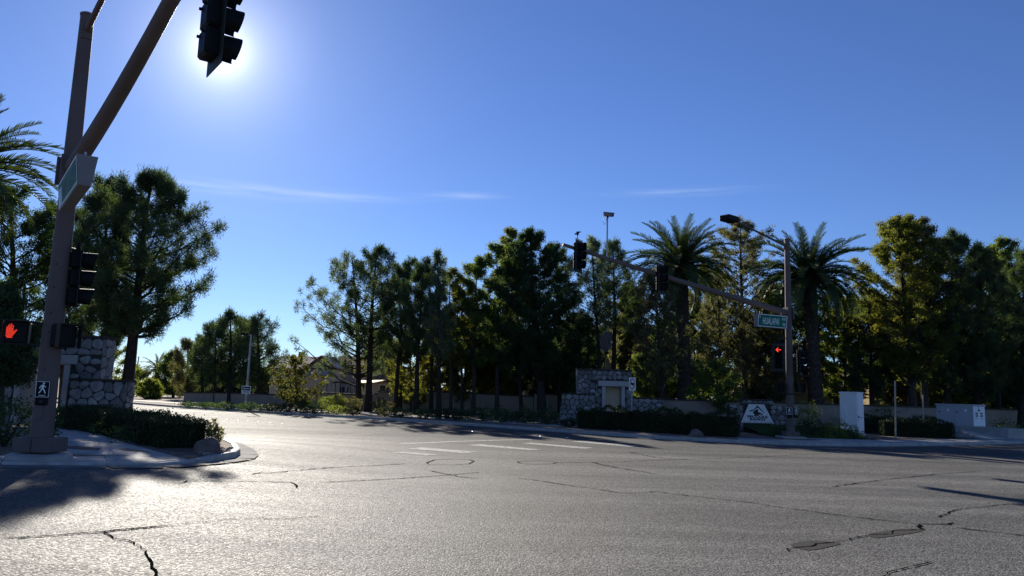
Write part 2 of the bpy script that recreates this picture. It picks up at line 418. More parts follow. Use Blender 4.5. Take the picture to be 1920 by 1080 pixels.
for L, w in [
    ([(0,1010),(60,1008),(120,1003),(190,998),(215,995),(262,991),(330,986)], .030),
    ([(195,998),(215,1010),(240,1015),(262,1025),(275,1038),(280,1050),(285,1060),(292,1075),(302,1090)], .018),
    ([(335,985),(400,977),(440,973),(540,973),(600,968)], .014),
    ([(325,906),(345,905),(352,902),(400,903),(480,903),(545,905),(555,910),(558,916)], .024),
    ([(470,890),(490,887),(500,888),(530,885),(620,877),(760,870)], .026),
    ([(800,882),(830,888),(865,895),(900,898)], .028),
    ([(968,897),(1000,900),(1055,909),(1120,918),(1165,925),(1195,925),(1230,922),(1290,930),(1400,942),(1500,957),(1600,970),(1690,980),(1725,983)], .026),
    ([(1722,983),(1780,984),(1786,980)], .035),
    ([(1757,970),(1775,965),(1780,960),(1800,955),(1850,950),(1883,946),(1920,948)], .024),
    ([(1795,990),(1830,995),(1870,998),(1925,1006)], .034),
    ([(1725,984),(1722,990),(1732,994)], .04),
    ([(1475,1036),(1476,1030),(1490,1027),(1525,1025),(1527,1020),(1560,1018),(1590,1013),(1625,1004),(1672,1002),(1676,996),(1730,993)], .018),
    ([(1650,1084),(1670,1072),(1710,1064),(1745,1054)], .018),
    ([(1045,868),(1110,867),(1130,872),(1160,878),(1230,889)], .034),
    ([(1110,868),(1240,863),(1400,858),(1560,850)], .026),
    ([(1180,848),(1230,858),(1270,862),(1290,861)], .028),
    ([(600,905),(760,897),(900,886)], .03),
    ([(1560,913),(1640,902),(1760,889),(1840,884)], .03)]:
    ribbon('crack', GD(L), w, 'crack', .010, jit=.02)
for L in ([(1478,1022),(1500,1016),(1535,1013),(1570,1018),(1580,1020),(1550,1027),(1520,1033),(1495,1029)],
          [(1620,1004),(1650,997),(1700,991),(1735,993),(1720,999),(1680,1005),(1645,1010)]):
    poly_decal('tar_patch', chaikin(GD(L)), 'patch', .005)
for L in ([(800,868),(815,862.5),(850,861),(880,862),(889,865),(880,870),(850,872),(805,871),(800,868)],
          [(970,866),(985,864.5),(1020,864.3),(1046,867.5),(1035,870),(1000,871),(975,869),(970,866)]):
    ribbon('detector_loop', GD(L), .035, 'crack', .008)
for L in ([(762,841.5),(790,839),(897,847.5),(867,850)], [(876,834.8),(900,833),(1016,843),(994,844.3)], [(977,831.3),(996,830.2),(1115,840),(1092,841.5)],
          [(1069,828),(1090,827),(1200,836),(1182,838)], [(735,848.5),(760,847.5),(827,852.5),(800,854)]):
    poly_decal('crosswalk_bar', GD(L), 'paint', .005)
ribbon('stop_line', GD([(750,832),(850,828),(950,825),(1012,823.5)]), .32, 'paint', .005)
ribbon('lane_line', GD([(635,816),(700,813)]), .12, 'paint', .005)
for q in [(426,786.5),(446,788.5),(464.6,789.6),(484,791.7),(506.7,793.2),(529,795.5),(553.7,798),(888,809.3),(1015,817.8),(1063,821)]:
    p = gdrape(*q)
    MB().tube([p+Vector((0, 0, 0)), p+Vector((0, 0, .02))], [.085, .055], 8).build('lane_button', 'white', road)

FC = [(-150, 165), (-62, 95), (-45, 80), (-33.3, 69.6), (-25.1, 61.5), (-20, 57.6), (-14.3, 53.6), (-10.2, 50.9), (-6.5, 48.3), (-2.3, 44.8), (1.3, 41.3), (3.9, 38.8),
      (7.1, 35.9), (9.9, 34.45), (12.5, 33.95), (15.1, 34.6), (18.2, 36.2), (22.1, 38.8), (27.7, 42.5), (60, 66), (150, 130)]
LB = [(-150, -62), (-30, 4.2), (-14, 11.74), (-8.91, 14.09), (-7.39, 14.79), (-6.66, 15.36), (-6.32, 16.3), (-6.15, 16.9), (-6.05, 17.8), (-6.24, 18.7), (-6.75, 19.95), (-7.6, 21.5), (-9.3, 24),
      (-14, 31.5), (-20.6, 40), (-36, 60), (-62, 93), (-150, 176)]
def off_poly(P, d):
    out = []
    for i, p in enumerate(P):
        a = Vector(P[max(i-1, 0)]); b = Vector(P[min(i+1, len(P)-1)]); t = (b-a).normalized(); out.append((p[0]-t.y*d, p[1]+t.x*d))
    return out
def resample(P, step, i0=0, i1=None):
    P = [Vector(p) for p in P]; out = [P[0]]
    for a, b in zip(P[:-1], P[1:]):
        n = max(1, round((b-a).length/step)); out += [a.lerp(b, (k+1)/n) for k in range(n)]
    return out
def clip_bed(name, poly, zf, material, step=1.5, fine=None):
    bm = bmesh.new(); vs_ = [bm.verts.new((p[0], p[1], 0)) for p in poly]; bm.faces.new(vs_)
    if fine:
        x0, x1, y0, y1 = fine
        for k in np.arange(x0, x1+.01, step): bmesh.ops.bisect_plane(bm, geom=bm.verts[:]+bm.edges[:]+bm.faces[:], plane_co=(k, 0, 0), plane_no=(1, 0, 0))
        for k in np.arange(y0, y1+.01, step): bmesh.ops.bisect_plane(bm, geom=bm.verts[:]+bm.edges[:]+bm.faces[:], plane_co=(0, k, 0), plane_no=(0, 1, 0))
    bmesh.ops.triangulate(bm, faces=bm.faces[:])
    for v in bm.verts: v.co.z = zf(v.co.x, v.co.y)
    me = bpy.data.meshes.new(name); bm.to_mesh(me); bm.free()
    for p in me.polygons: pass
    o = link_mesh(name, me, None, material); o['kind'] = 'structure'
    return o
# far corner block, planted
fci = off_poly(FC, .16)
clip_bed('far_planting_bed', fci+[(300, 130), (300, 700), (-300, 700), (-300, 165)], lambda x, y: .13, 'dirt')
lbi = off_poly(LB, .16)
clip_bed('corner_planting_bed', lbi+[(-250, 176), (-250, -62)], lambda x, y: zl(x, y)-.025, 'dirt', 1.0, (-16, -5, 10, 36))
def curb(name, P, zf, hf, step, gutter=.45):
    root = bpy.data.objects.new(name, None); C.objects.link(root); root['kind'] = 'structure'
    R = resample(P, step)
    for a, b in zip(R[:-1], R[1:]):
        if a.y > 120 or b.y > 120 or a.x < -70 or a.x > 70 or a.y < -5: continue
        t = (b-a).normalized(); n = Vector((-t.y, t.x)); g = t*.006
        a2, b2 = a+g, b-g
        def pt(q, o, z): return (q.x+n.x*o, q.y+n.y*o, z)
        za, zb = zf(a2.x, a2.y), zf(b2.x, b2.y); ha, hb_ = hf(a2.x, a2.y), hf(b2.x, b2.y)
        prof = lambda q, z, h: [pt(q, 0, z-.1), pt(q, .015, z+h-.02), pt(q, .035, z+h), pt(q, .17, z+h), pt(q, .17, z-.1)]
        A, B = prof(a2, za, ha), prof(b2, zb, hb_)
        MB().add(A+B, [(i, (i+1) % 5, 5+(i+1) % 5, 5+i) for i in range(5)]+[(4, 3, 2, 1, 0), (5, 6, 7, 8, 9)]).build('curb_section', 'curb', root)
        G = [pt(a2, -gutter, za+.006), pt(b2, -gutter, zb+.006), pt(b2, -.003, zb+.012), pt(a2, -.003, za+.012)]
        MB().add(G, [(0, 1, 2, 3)]).build('gutter_slab', 'gutter', root)
    return root
curb('far_curb', FC, gz, lambda x, y: .15, 3.0)
curb('corner_curb', LB, gz, hb, 2.2, .4)

# far sidewalk: set back behind the shrubs on the left, against the kerb on the corner and beyond
walk = bpy.data.objects.new('far_sidewalk', None); C.objects.link(walk); walk['kind'] = 'structure'
def slabs(root, P, d0, d1, step, zf, material='concrete'):
    A, B = off_poly(P, d0), off_poly(P, d1); RA, RB = [], []
    for (a0, b0), (a1, b1) in zip(zip(A[:-1], B[:-1]), zip(A[1:], B[1:])):
        n = max(1, round((Vector(a1)-Vector(a0)).length/step))
        for k in range(n):
            u0, u1 = k/n+.004, (k+1)/n-.004
            q = [Vector(a0).lerp(Vector(a1), u0), Vector(a0).lerp(Vector(a1), u1), Vector(b0).lerp(Vector(b1), u1), Vector(b0).lerp(Vector(b1), u0)]
            MB().prism([(p.x, p.y, zf(p.x, p.y)) for p in q], (0, 0, -.08)).build('slab', material, root)
slabs(walk, FC[2:12], 2.9, 4.5, 1.6, lambda x, y: .16)
slabs(walk, [(10.1, 34.4), (12.5, 33.95), (15.1, 34.6), (18.2, 36.2), (22.1, 38.8), (27.7, 42.5), (45, 55.1)], .18, 1.9, 1.6, lambda x, y: .154)
slabs(walk, [(15.0, 36.7), (18.5, 38.6)], .1, 3.0, 1.5, lambda x, y: .158)

cw = bpy.data.objects.new('corner_sidewalk', None); C.objects.link(cw); cw['kind'] = 'structure'
slabs(cw, [(-22, 7.95), (-14, 11.74), (-8.91, 14.09), (-7.39, 14.79), (-6.66, 15.36), (-6.36, 16.2)], .175, 1.25, 1.5, lambda x, y: zl(x, y)+.004)
PL = [ldrape(*p) for p in [(96, 850), (101, 826), (104, 808), (108, 796), (112, 788)]]
PR = [ldrape(*p) for p in [(345, 851), (260, 838), (200, 820), (160, 803), (135, 790)]]
for i in range(4):
    for k in range(2):
        u0, u1 = k/2+.004, (k+1)/2-.004
        q = [PL[i].lerp(PR[i], u0), PL[i].lerp(PR[i], u1), PL[i+1].lerp(PR[i+1], u1).lerp(PL[i].lerp(PR[i], u1), .01), PL[i+1].lerp(PR[i+1], u0).lerp(PL[i].lerp(PR[i], u0), .01)]
        MB().prism([(p.x, p.y, zl(p.x, p.y)+.009) for p in q], (0, 0, -.06)).build('slab', 'concrete', cw)

# pebbles on the nose of the island
pb = MB(); r = random.Random(5)
for k in range(420):
    u = r.random(); px, py = r.uniform(372, 446), r.uniform(838, 856)
    p = ldrape(px, py)
    if p.x > -6.15 - .25*abs(p.y-17.8) or p.y < 16.6: continue
    s = r.uniform(.02, .055); rz = r.uniform(0, 3)
    a = [(s, 0, 0), (0, s*.8, 0), (-s, 0, 0), (0, -s*.7, 0), (0, 0, s*.7)]
    pb.add([(p.x+x*math.cos(rz)-y*math.sin(rz), p.y+x*math.sin(rz)+y*math.cos(rz), p.z-.02+z) for x, y, z in a], [(0, 1, 4), (1, 2, 4), (2, 3, 4), (3, 0, 4)])
o = pb.build('gravel', 'pebble'); tag(o, 'loose brown pebbles spread on the tip of the left corner island', 'gravel', kind='stuff')

# ------------------------------------------------------------------ stone walls
def clip_half(poly, p, n):
    out = []
    for a, b in zip(poly, poly[1:]+poly[:1]):
        da, db = (a-p).dot(n), (b-p).dot(n)
        if da <= 0: out.append(a)
        if da*db < 0: out.append(a.lerp(b, da/(da-db)))
    return out
def stone_field(parent, o, ux, nrm_, w, h, size, seed, holes=(), material='stone', outline=None):
    """irregular field stones laid on the plane o + u*ux + z, each its own mesh standing proud of the mortar"""
    r = random.Random(seed); ux = Vector(ux).normalized(); nn = Vector(nrm_).normalized(); o = Vector(o)
    nc, nr = max(1, round(w/(size*1.12))), max(1, round(h/(size*.86)))
    pts = []
    for j in range(nr):
        for i in range(nc):
            pts.append(Vector(((i+.5+.5*(j % 2)-.25+r.uniform(-.36, .36))*w/nc, (j+.5+r.uniform(-.36, .36))*h/nr)))
    base = off_wall = [Vector((0, 0)), Vector((w, 0)), Vector((w, h)), Vector((0, h))] if outline is None else [Vector(q) for q in outline]
    for i, p in enumerate(pts):
        cell = base[:]
        for q in sorted((q for q in pts if q is not p), key=lambda q: (q-p).length)[:14]:
            d = (q-p); L = d.length
            if L < 1e-6: continue
            cell = clip_half(cell, p+d*.5-d/L*.011, d/L)
            if len(cell) < 3: break
        for (x0, x1, z0, z1) in holes:
            if len(cell) < 3: break
            cx = sum((q.x for q in cell))/len(cell); cz = sum((q.y for q in cell))/len(cell)
            if x0 < cx < x1 and z0 < cz < z1: cell = []; break
            e = .02
            if z0-size*.2 < cz < z1 or z0-size*.2 < cz < z1+size*.5:
                if cx <= x0 and cz < z1: cell = clip_half(cell, Vector((x0-e, 0)), Vector((1, 0)))
                elif cx >= x1 and cz < z1: cell = clip_half(cell, Vector((x1+e, 0)), Vector((-1, 0)))
                elif cz >= z1: cell = clip_half(cell, Vector((0, z1+e)), Vector((0, -1)))
        if len(cell) < 3: continue
        A = 0.5*abs(sum(a.x*b.y-b.x*a.y for a, b in zip(cell, cell[1:]+cell[:1])))
        if A < size*size*.12: continue
        # round the corners
        rc = []
        for a, b in zip(cell, cell[1:]+cell[:1]): rc += [a.lerp(b, .24), a.lerp(b, .76)]
        c = sum(rc, Vector((0, 0)))/len(rc); n = len(rc)
        dp = r.uniform(.035, .075)
        W3 = lambda q, d: o+ux*q.x+Vector((0, 0, q.y))+nn*d
        Vv = [W3(q, -.01) for q in rc]+[W3(c.lerp(q, .96), dp*.7) for q in rc]+[W3(c.lerp(q, .68), dp*r.uniform(.9, 1.15)) for q in rc]+[W3(c, dp*1.08)]
        F = [(i, (i+1) % n, n+(i+1) % n, n+i) for i in range(n)]+[(n+i, n+(i+1) % n, 2*n+(i+1) % n, 2*n+i) for i in range(n)]+[(2*n+i, 2*n+(i+1) % n, 3*n) for i in range(n)]
        MB().add(Vv, F).build('stone', material, parent, smooth=True)

def gateway(label, x0, x1, y, zb, zt, ox0, ox1, oz, through, wings, seed, size=.34, dep=.9):
    """battered fieldstone block facing -y with a framed doorway and lower wings"""
    g = thing('stone_gateway', label, 'gateway', ((x0+x1)/2, y, zb), 'stone gateways at the corners')
    fw = .22                                     # trim width
    b = MB()
    b.box(((x0+ox0-fw)/2, y+dep/2, (zb+zt)/2), (ox0-fw-x0, dep, zt-zb))
    b.box(((x1+ox1+fw)/2, y+dep/2, (zb+zt)/2), (x1-ox1-fw, dep, zt-zb))
    b.box(((ox0+ox1)/2, y+dep/2, (oz+.36+zt)/2), (ox1-ox0+2*fw-.004, dep, zt-oz-.36))
    b.build('wall', 'mortar', g)
    for xx in (ox0-fw/2, ox1+fw/2):
        MB().box((xx, y+dep/2-.04, (zb+oz)/2), (fw-.006, dep+.06, oz-zb), bev=.015).build('door_jamb', 'precast', g)
    MB().box(((ox0+ox1)/2, y+dep/2-.07, oz+.18), (ox1-ox0+2*fw+.5, dep+.1, .34), bev=.02).build('lintel', 'precast', g)
    if not through:
        MB().box(((ox0+ox1)/2, y+dep-.05, (zb+oz)/2), (ox1-ox0-.01, .08, oz-zb)).build('niche_back', 'stucco', g)
    MB().box(((x0+x1)/2, y+dep/2, zt+.05), (x1-x0+.16, dep+.2, .1), bev=.02).build('cap', 'cap', g)
    h = zt-zb
    stone_field(g, (x0, y, zb), (1, 0, 0), (0, -1, 0), x1-x0, h, size, seed, holes=[(ox0-fw-x0, ox1+fw-x0, -1, oz-zb+.02), (ox0-fw-.28-x0, ox1+fw+.28-x0, oz-zb-.02, oz-zb+.36)])
    stone_field(g, (x1, y, zb), (0, 1, 0), (1, 0, 0), dep, h, size, seed+1)
    stone_field(g, (x0, y, zb), (0, 1, 0), (-1, 0, 0), dep, h, size, seed+2)
    for k, (wx0, wx1, wzt, wy, batter) in enumerate(wings):
        o1 = [(0, 0), (wx1-wx0, 0), (wx1-wx0, wzt-zb), (batter, wzt-zb)] if batter >= 0 else [(0, 0), (wx1-wx0, 0), (wx1-wx0+batter, wzt-zb), (0, wzt-zb)]
        MB().prism([(wx0+q[0], wy, zb+q[1]) for q in o1], (0, .5, 0)).build('wing_wall', 'mortar', g)
        xa, xb = (wx0+max(batter, 0), wx1+min(batter, 0))
        MB().box(((xa+xb)/2, wy+.25, wzt+.045), (xb-xa+.1, .64, .09), bev=.015).build('cap', 'cap', g)
        stone_field(g, (wx0, wy, zb), (1, 0, 0), (0, -1, 0), wx1-wx0, wzt-zb, size, seed+5+k, outline=o1)
        if wx1 > x1: stone_field(g, (wx1+min(batter, 0), wy, zb), (0, 1, 0), (1, 0, 0), .5, wzt-zb, size*.8, seed+9+k)
    return g
Yr = 49.0
gx = lambda px: X(px, Yr, 740)
gateway('fieldstone gateway with tan walled doorway niche behind the far hedge', gx(1083), gx(1183), Yr, .05, Zh(1130, 695, Yr), gx(1135), gx(1165), Zh(1150, 725, Yr), False,
        [(gx(1046), gx(1113), Zh(1080, 740, Yr), Yr-.55, .28), (gx(1184), gx(1245), Zh(1210, 748, Yr), Yr+.3, 0)], 11)
Yl = 29.0
lx = lambda px: X(px, Yl, 720)
gateway('fieldstone gateway with open doorway behind the walk signal pole', lx(-40), lx(185), Yl, .15, Zh(150, 634, Yl), lx(40), lx(118), Zh(110, 683, Yl), True,
        [(lx(150), lx(254), Zh(220, 716, Yl), Yl-.62, 0)], 31, size=.36)

# ------------------------------------------------------------------ perimeter walls
def perimeter(label, runs, material='stucco2', th=.2):
    """runs: list of (x0,y0,ztop0,x1,y1,ztop1); stepped stucco panels with a dark cap"""
    g = thing('perimeter_wall', label, 'wall', (runs[0][0], runs[0][1], .1), 'stucco walls along the housing estate')
    for (x0, y0, t0, x1, y1, t1) in runs:
        n = max(1, round(math.hypot(x1-x0, y1-y0)/4.5))
        for k in range(n):
            a = Vector((x0, y0, t0)).lerp(Vector((x1, y1, t1)), k/n); b = Vector((x0, y0, t0)).lerp(Vector((x1, y1, t1)), (k+1)/n)
            d = Vector((b.x-a.x, b.y-a.y, 0)).normalized(); s = Vector((-d.y, d.x, 0))*th; e = d*.004
            a1, b1 = a+e, b-e
            MB().prism([(a1.x, a1.y, -.1), (b1.x, b1.y, -.1), b1, a1], s).build('wall_panel', material, g)
            a0 = a1-s*.35+Vector((0, 0, .002)); b0 = b1-s*.35+Vector((0, 0, .002))
            MB().prism([a0, b0, b0+Vector((0, 0, .1)), a0+Vector((0, 0, .1))], s*1.7).build('wall_cap', 'cap', g)
    return g
WP = [(200, 98), (345, 84), (460, 76), (600, 70), (800, 67.5), (1049, 64.5)]
def wally(px):
    for (a, ya), (b, yb) in zip(WP[:-1], WP[1:]):
        if a <= px <= b: return ya+(yb-ya)*(px-a)/(b-a)
def run(pa, ya_, pb, yb_):
    A, B = at(pa, ya_, wally(pa)), at(pb, yb_, wally(pb)); return (A.x, A.y, A.z, B.x, B.y, B.z)
perimeter('long tan stucco wall with dark stepped cap behind the pine row',
          [run(345, 737, 460, 738.5), run(460, 738.5, 562, 743), run(563, 740, 574, 740), run(575, 736.5, 600, 737.2), run(600, 737.2, 700, 742.5), run(701, 739.5, 708, 739.6), run(709, 735, 790, 738), run(791, 734, 800, 734.5),
           run(800, 734.5, 1000, 744.5), run(1001, 739, 1045, 741)])
WR = [(1240, 50.5), (1400, 49.8), (1560, 50.5), (1700, 53.5), (1900, 60), (2150, 72)]
rr = []
for (a, ya), (b, yb) in zip(WR[:-1], WR[1:]):
    A, B = at(a, 740, ya), at(b, 740, yb); rr.append((A.x, A.y, 1.75, B.x, B.y, 1.75))
perimeter('long tan stucco wall running past the palms and the cabinets', rr)

# ------------------------------------------------------------------ houses
def tile_roof(mb, p00, p10, p11, p01, pitch=.32, course=.42):
    p00, p10, p11, p01 = [Vector(p) for p in (p00, p10, p11, p01)]
    nC = max(2, round((p10-p00).length/pitch)); nR = max(2, round((p01-p00).length/course))
    nr = (p10-p00).cross(p01-p00).normalized()
    if nr.z < 0: nr = -nr
    for i in range(nC):
        u0, u1 = i/nC, (i+1)/nC
        for j in range(nR):
            v0, v1 = j/nR, (j+1.15)/nR
            P = lambda u, v: (p00.lerp(p10, u)).lerp(p01.lerp(p11, u), min(v, 1))
            prof = [(0, 0), (.25, .8), (.5, 1), (.75, .8), (1, 0)]
            A = [P(u0+(u1-u0)*t, v0)+nr*(.09*h+.06) for t, h in prof]; B = [P(u0+(u1-u0)*t, v1)+nr*(.075*h+.01) for t, h in prof]
            mb.add(A+B, [(k, k+1, 6+k, 5+k) for k in range(4)]+[(0, 4, 3, 2, 1)])
def house(label, x0, x1, y0, y1, z1, ridge, axis='x', wall='stucco', tile='tile', over=.5, windows=(), extra=None, gable=True, z0=.1):
    g = thing('house', label, 'house', ((x0+x1)/2, (y0+y1)/2, z0), 'houses behind the estate wall')
    MB().box(((x0+x1)/2, (y0+y1)/2, (z0+z1)/2), (x1-x0, y1-y0, z1-z0)).build('wall', wall, g)
    rf = MB(); base = MB()
    X0, X1, Y0, Y1 = x0-over, x1+over, y0-over, y1+over
    if axis == 'x':
        ym = (y0+y1)/2; ins = 0 if gable else (y1-y0)/2
        a = [(X0, Y0, z1), (X1, Y0, z1), (X1-ins, ym, ridge), (X0+ins, ym, ridge)]; b = [(X1, Y1, z1), (X0, Y1, z1), (X0+ins, ym, ridge), (X1-ins, ym, ridge)]
        tile_roof(rf, *a)
        base.add([*a, (X1, Y1, z1), (X0, Y1, z1)], [(0, 1, 2, 3), (4, 5, 3, 2), (0, 5, 4, 1), (1, 4, 2), (0, 3, 5)])
    else:
        xm = (x0+x1)/2; ins = 0 if gable else (x1-x0)/2
        a = [(X0, Y1, z1), (X0, Y0, z1), (xm, Y0+ins, ridge), (xm, Y1-ins, ridge)]; b = [(X1, Y0, z1), (X1, Y1, z1), (xm, Y1-ins, ridge), (xm, Y0+ins, ridge)]
        tile_roof(rf, *a); tile_roof(rf, *b)
        if gable: MB().add([(x0, y0+.02, z1), (x1, y0+.02, z1), (xm, y0+.02, ridge-.25)], [(0, 1, 2)]).build('gable_wall', wall, g)
        base.add([*a, (X1, Y0, z1), (X1, Y1, z1)], [(0, 1, 2, 3), (4, 5, 3, 2), (0, 5, 4, 1)][:2]+([] if gable else [(1, 4, 2), (0, 3, 5)]))
    bo = base.build('roof', tile, g)
    t = rf.build('roof_tiles', tile, bo, smooth=False); t['kind'] = 'stuff'
    MB().box(((x0+x1)/2, Y0-.04, z1-.08), (X1-X0, .06, .2)).build('eave_board', 'cap', g)
    for (wx, wz, ww, wh) in windows:
        f = MB()
        f.box((wx, y0-.03, wz+wh/2+.05), (ww+.2, .1, .1)); f.box((wx, y0-.03, wz-wh/2-.05), (ww+.2, .1, .1))
        f.box((wx-ww/2-.05, y0-.03, wz), (.1, .1, wh)); f.box((wx+ww/2+.05, y0-.03, wz), (.1, .1, wh)); f.box((wx, y0-.025, wz), (.05, .06, wh))
        fo = f.build('window', 'frame', g)
        MB().box((wx, y0-.012, wz), (ww, .015, wh)).build('pane', 'glass', fo)
    if extra: extra(g)
    return g
hx = X
# gabled tan house behind the small turning tree
def ex1(g):
    Y = 90
    p0 = [(hx(578, Y), Y-2.2, Zh(578, 706, Y)), (hx(620, Y), Y-2.2, Zh(620, 706, Y)), (hx(620, Y), Y+.2, Zh(620, 690, Y)), (hx(578, Y), Y+.2, Zh(578, 690, Y))]
    q = MB(); tile_roof(q, *p0); b = MB().add(p0, [(0, 1, 2, 3)]).build('porch_roof', 'tile', g); t = q.build('roof_tiles', 'tile', b); t['kind'] = 'stuff'
    MB().box(((p0[0][0]+p0[1][0])/2, Y-1, p0[0][2]/2), (p0[1][0]-p0[0][0]-.3, 2.2, p0[0][2]-.1)).build('porch_wall', 'stucco', g)
    for px in (562, 566):
        MB().tube([at(px, 672, Y+4), at(px, 660, Y+4)], .14, 8).build('chimney_pipe', 'cap', g)
house('tan gabled house with pale tile roof behind the small turning tree', hx(575, 90), hx(622, 90), 90, 103, Zh(600, 690, 90), Zh(595, 667, 90), 'y', 'stucco', 'tile', .4, [], ex1)
house('low tan house with broad pale tile roof left of the gable', hx(500, 92), hx(574, 92), 92.5, 104, Zh(540, 692, 92), Zh(540, 668, 98), 'x', 'stucco', 'tile', .5, [(hx(530, 92), 2.2, 1.6, 1.1)])
house('grey brown house with small windows behind the pergola', hx(623, 94), hx(676, 94), 94, 104, Zh(640, 686, 94), Zh(650, 668, 99), 'x', 'stucco3', 'tile2', .5,
      [(hx(px, 94), Zh(px, 731, 94), .75, .75) for px in (619+6, 639, 655)])
house('grey single storey house with ribbed brown roof behind the shade sail', hx(681, 80), hx(800, 80), 80, 92, Zh(740, 714, 80), Zh(740, 688, 86), 'x', 'stucco3', 'tile2', .6,
      [(hx(722, 80), Zh(722, 732, 80), 1.3, 1.0), (hx(765, 80), Zh(765, 732, 80), 1.2, 1.0)], gable=False)
house('tan house wall with dark doorways seen between the dense pines', hx(900, 72), hx(1062, 72), 72, 84, Zh(980, 690, 72), Zh(980, 650, 78), 'x', 'stucco', 'tile2', .5,
      [(hx(953, 72), Zh(953, 731, 72), .8, 1.9), (hx(975, 72), Zh(975, 731, 72), .8, 1.9), (hx(925, 72), Zh(925, 728, 72), 1.1, 1.2)])
house('two storey house with dark barrel tile roof above the far stone gateway', hx(1060, 74), hx(1262, 74), 74, 86, Zh(1150, 662, 74), Zh(1150, 611, 80), 'x', 'stucco3', 'tile2', .6,
      [(hx(1120, 74), Zh(1120, 683, 74), 1.3, 1.3), (hx(1210, 74), Zh(1210, 685, 74), 1.4, 1.3), (hx(1160, 74), Zh(1160, 683, 74), 1.2, 1.3)])
house('ochre house wall behind the ranch sign and the palms', hx(1405, 68), hx(1560, 68), 68, 80, Zh(1480, 708, 68), Zh(1480, 694, 74), 'x', 'yellow', 'tile2', .5, [(hx(1425, 68), 2.4, .8, 1.1)])
house('ochre house with a dark window behind the grey utility cabinet', hx(1630, 70), hx(1830, 70), 70, 82, Zh(1730, 708, 70), Zh(1730, 692, 76), 'x', 'yellow', 'tile2', .5,
      [(hx(1742, 70), Zh(1742, 752, 70), 1.5, 1.0), (hx(1660, 70), Zh(1660, 742, 70), 1.2, 1.1)])
house('ochre house at the right end of the estate wall', hx(1845, 74), hx(1990, 74), 74, 86, Zh(1900, 705, 74), Zh(1900, 672, 80), 'x', 'yellow', 'tile2', .5, [(hx(1893, 74), Zh(1893, 745, 74), 1.6, 1.0)])
# pergola and shade sail in the back yard
pg = thing('pergola', 'thin dark pergola frame standing behind the tan wall', 'pergola', at(640, 740, 70))
for px in (628, 637, 656):
    a, b = at(px, 741, 70), at(px+1, 717, 70); a.z = .1; MB().tube([a, b], .05, 6).build('post', 'darkwood', pg)
MB().tube([at(624, 717, 70), at(636, 716.5, 70), at(650, 719, 70), at(664, 718, 70)], .07, 6).build('beam', 'darkwood', pg)
MB().tube([at(612, 738, 71), at(614, 714, 71)], .05, 6).build('post', 'darkwood', pg)
A, B, Cc = at(676, 713.5, 76), at(676, 718, 72), at(724, 713, 74)
sail = MB().prism([A, B, (B+Cc)/2+Vector((0, 0, -.1)), Cc], (0, 0, .03)).build('shade_sail', 'sail'); tag(sail, 'white triangular shade sail stretched over the yard behind two pines', 'shade sail')

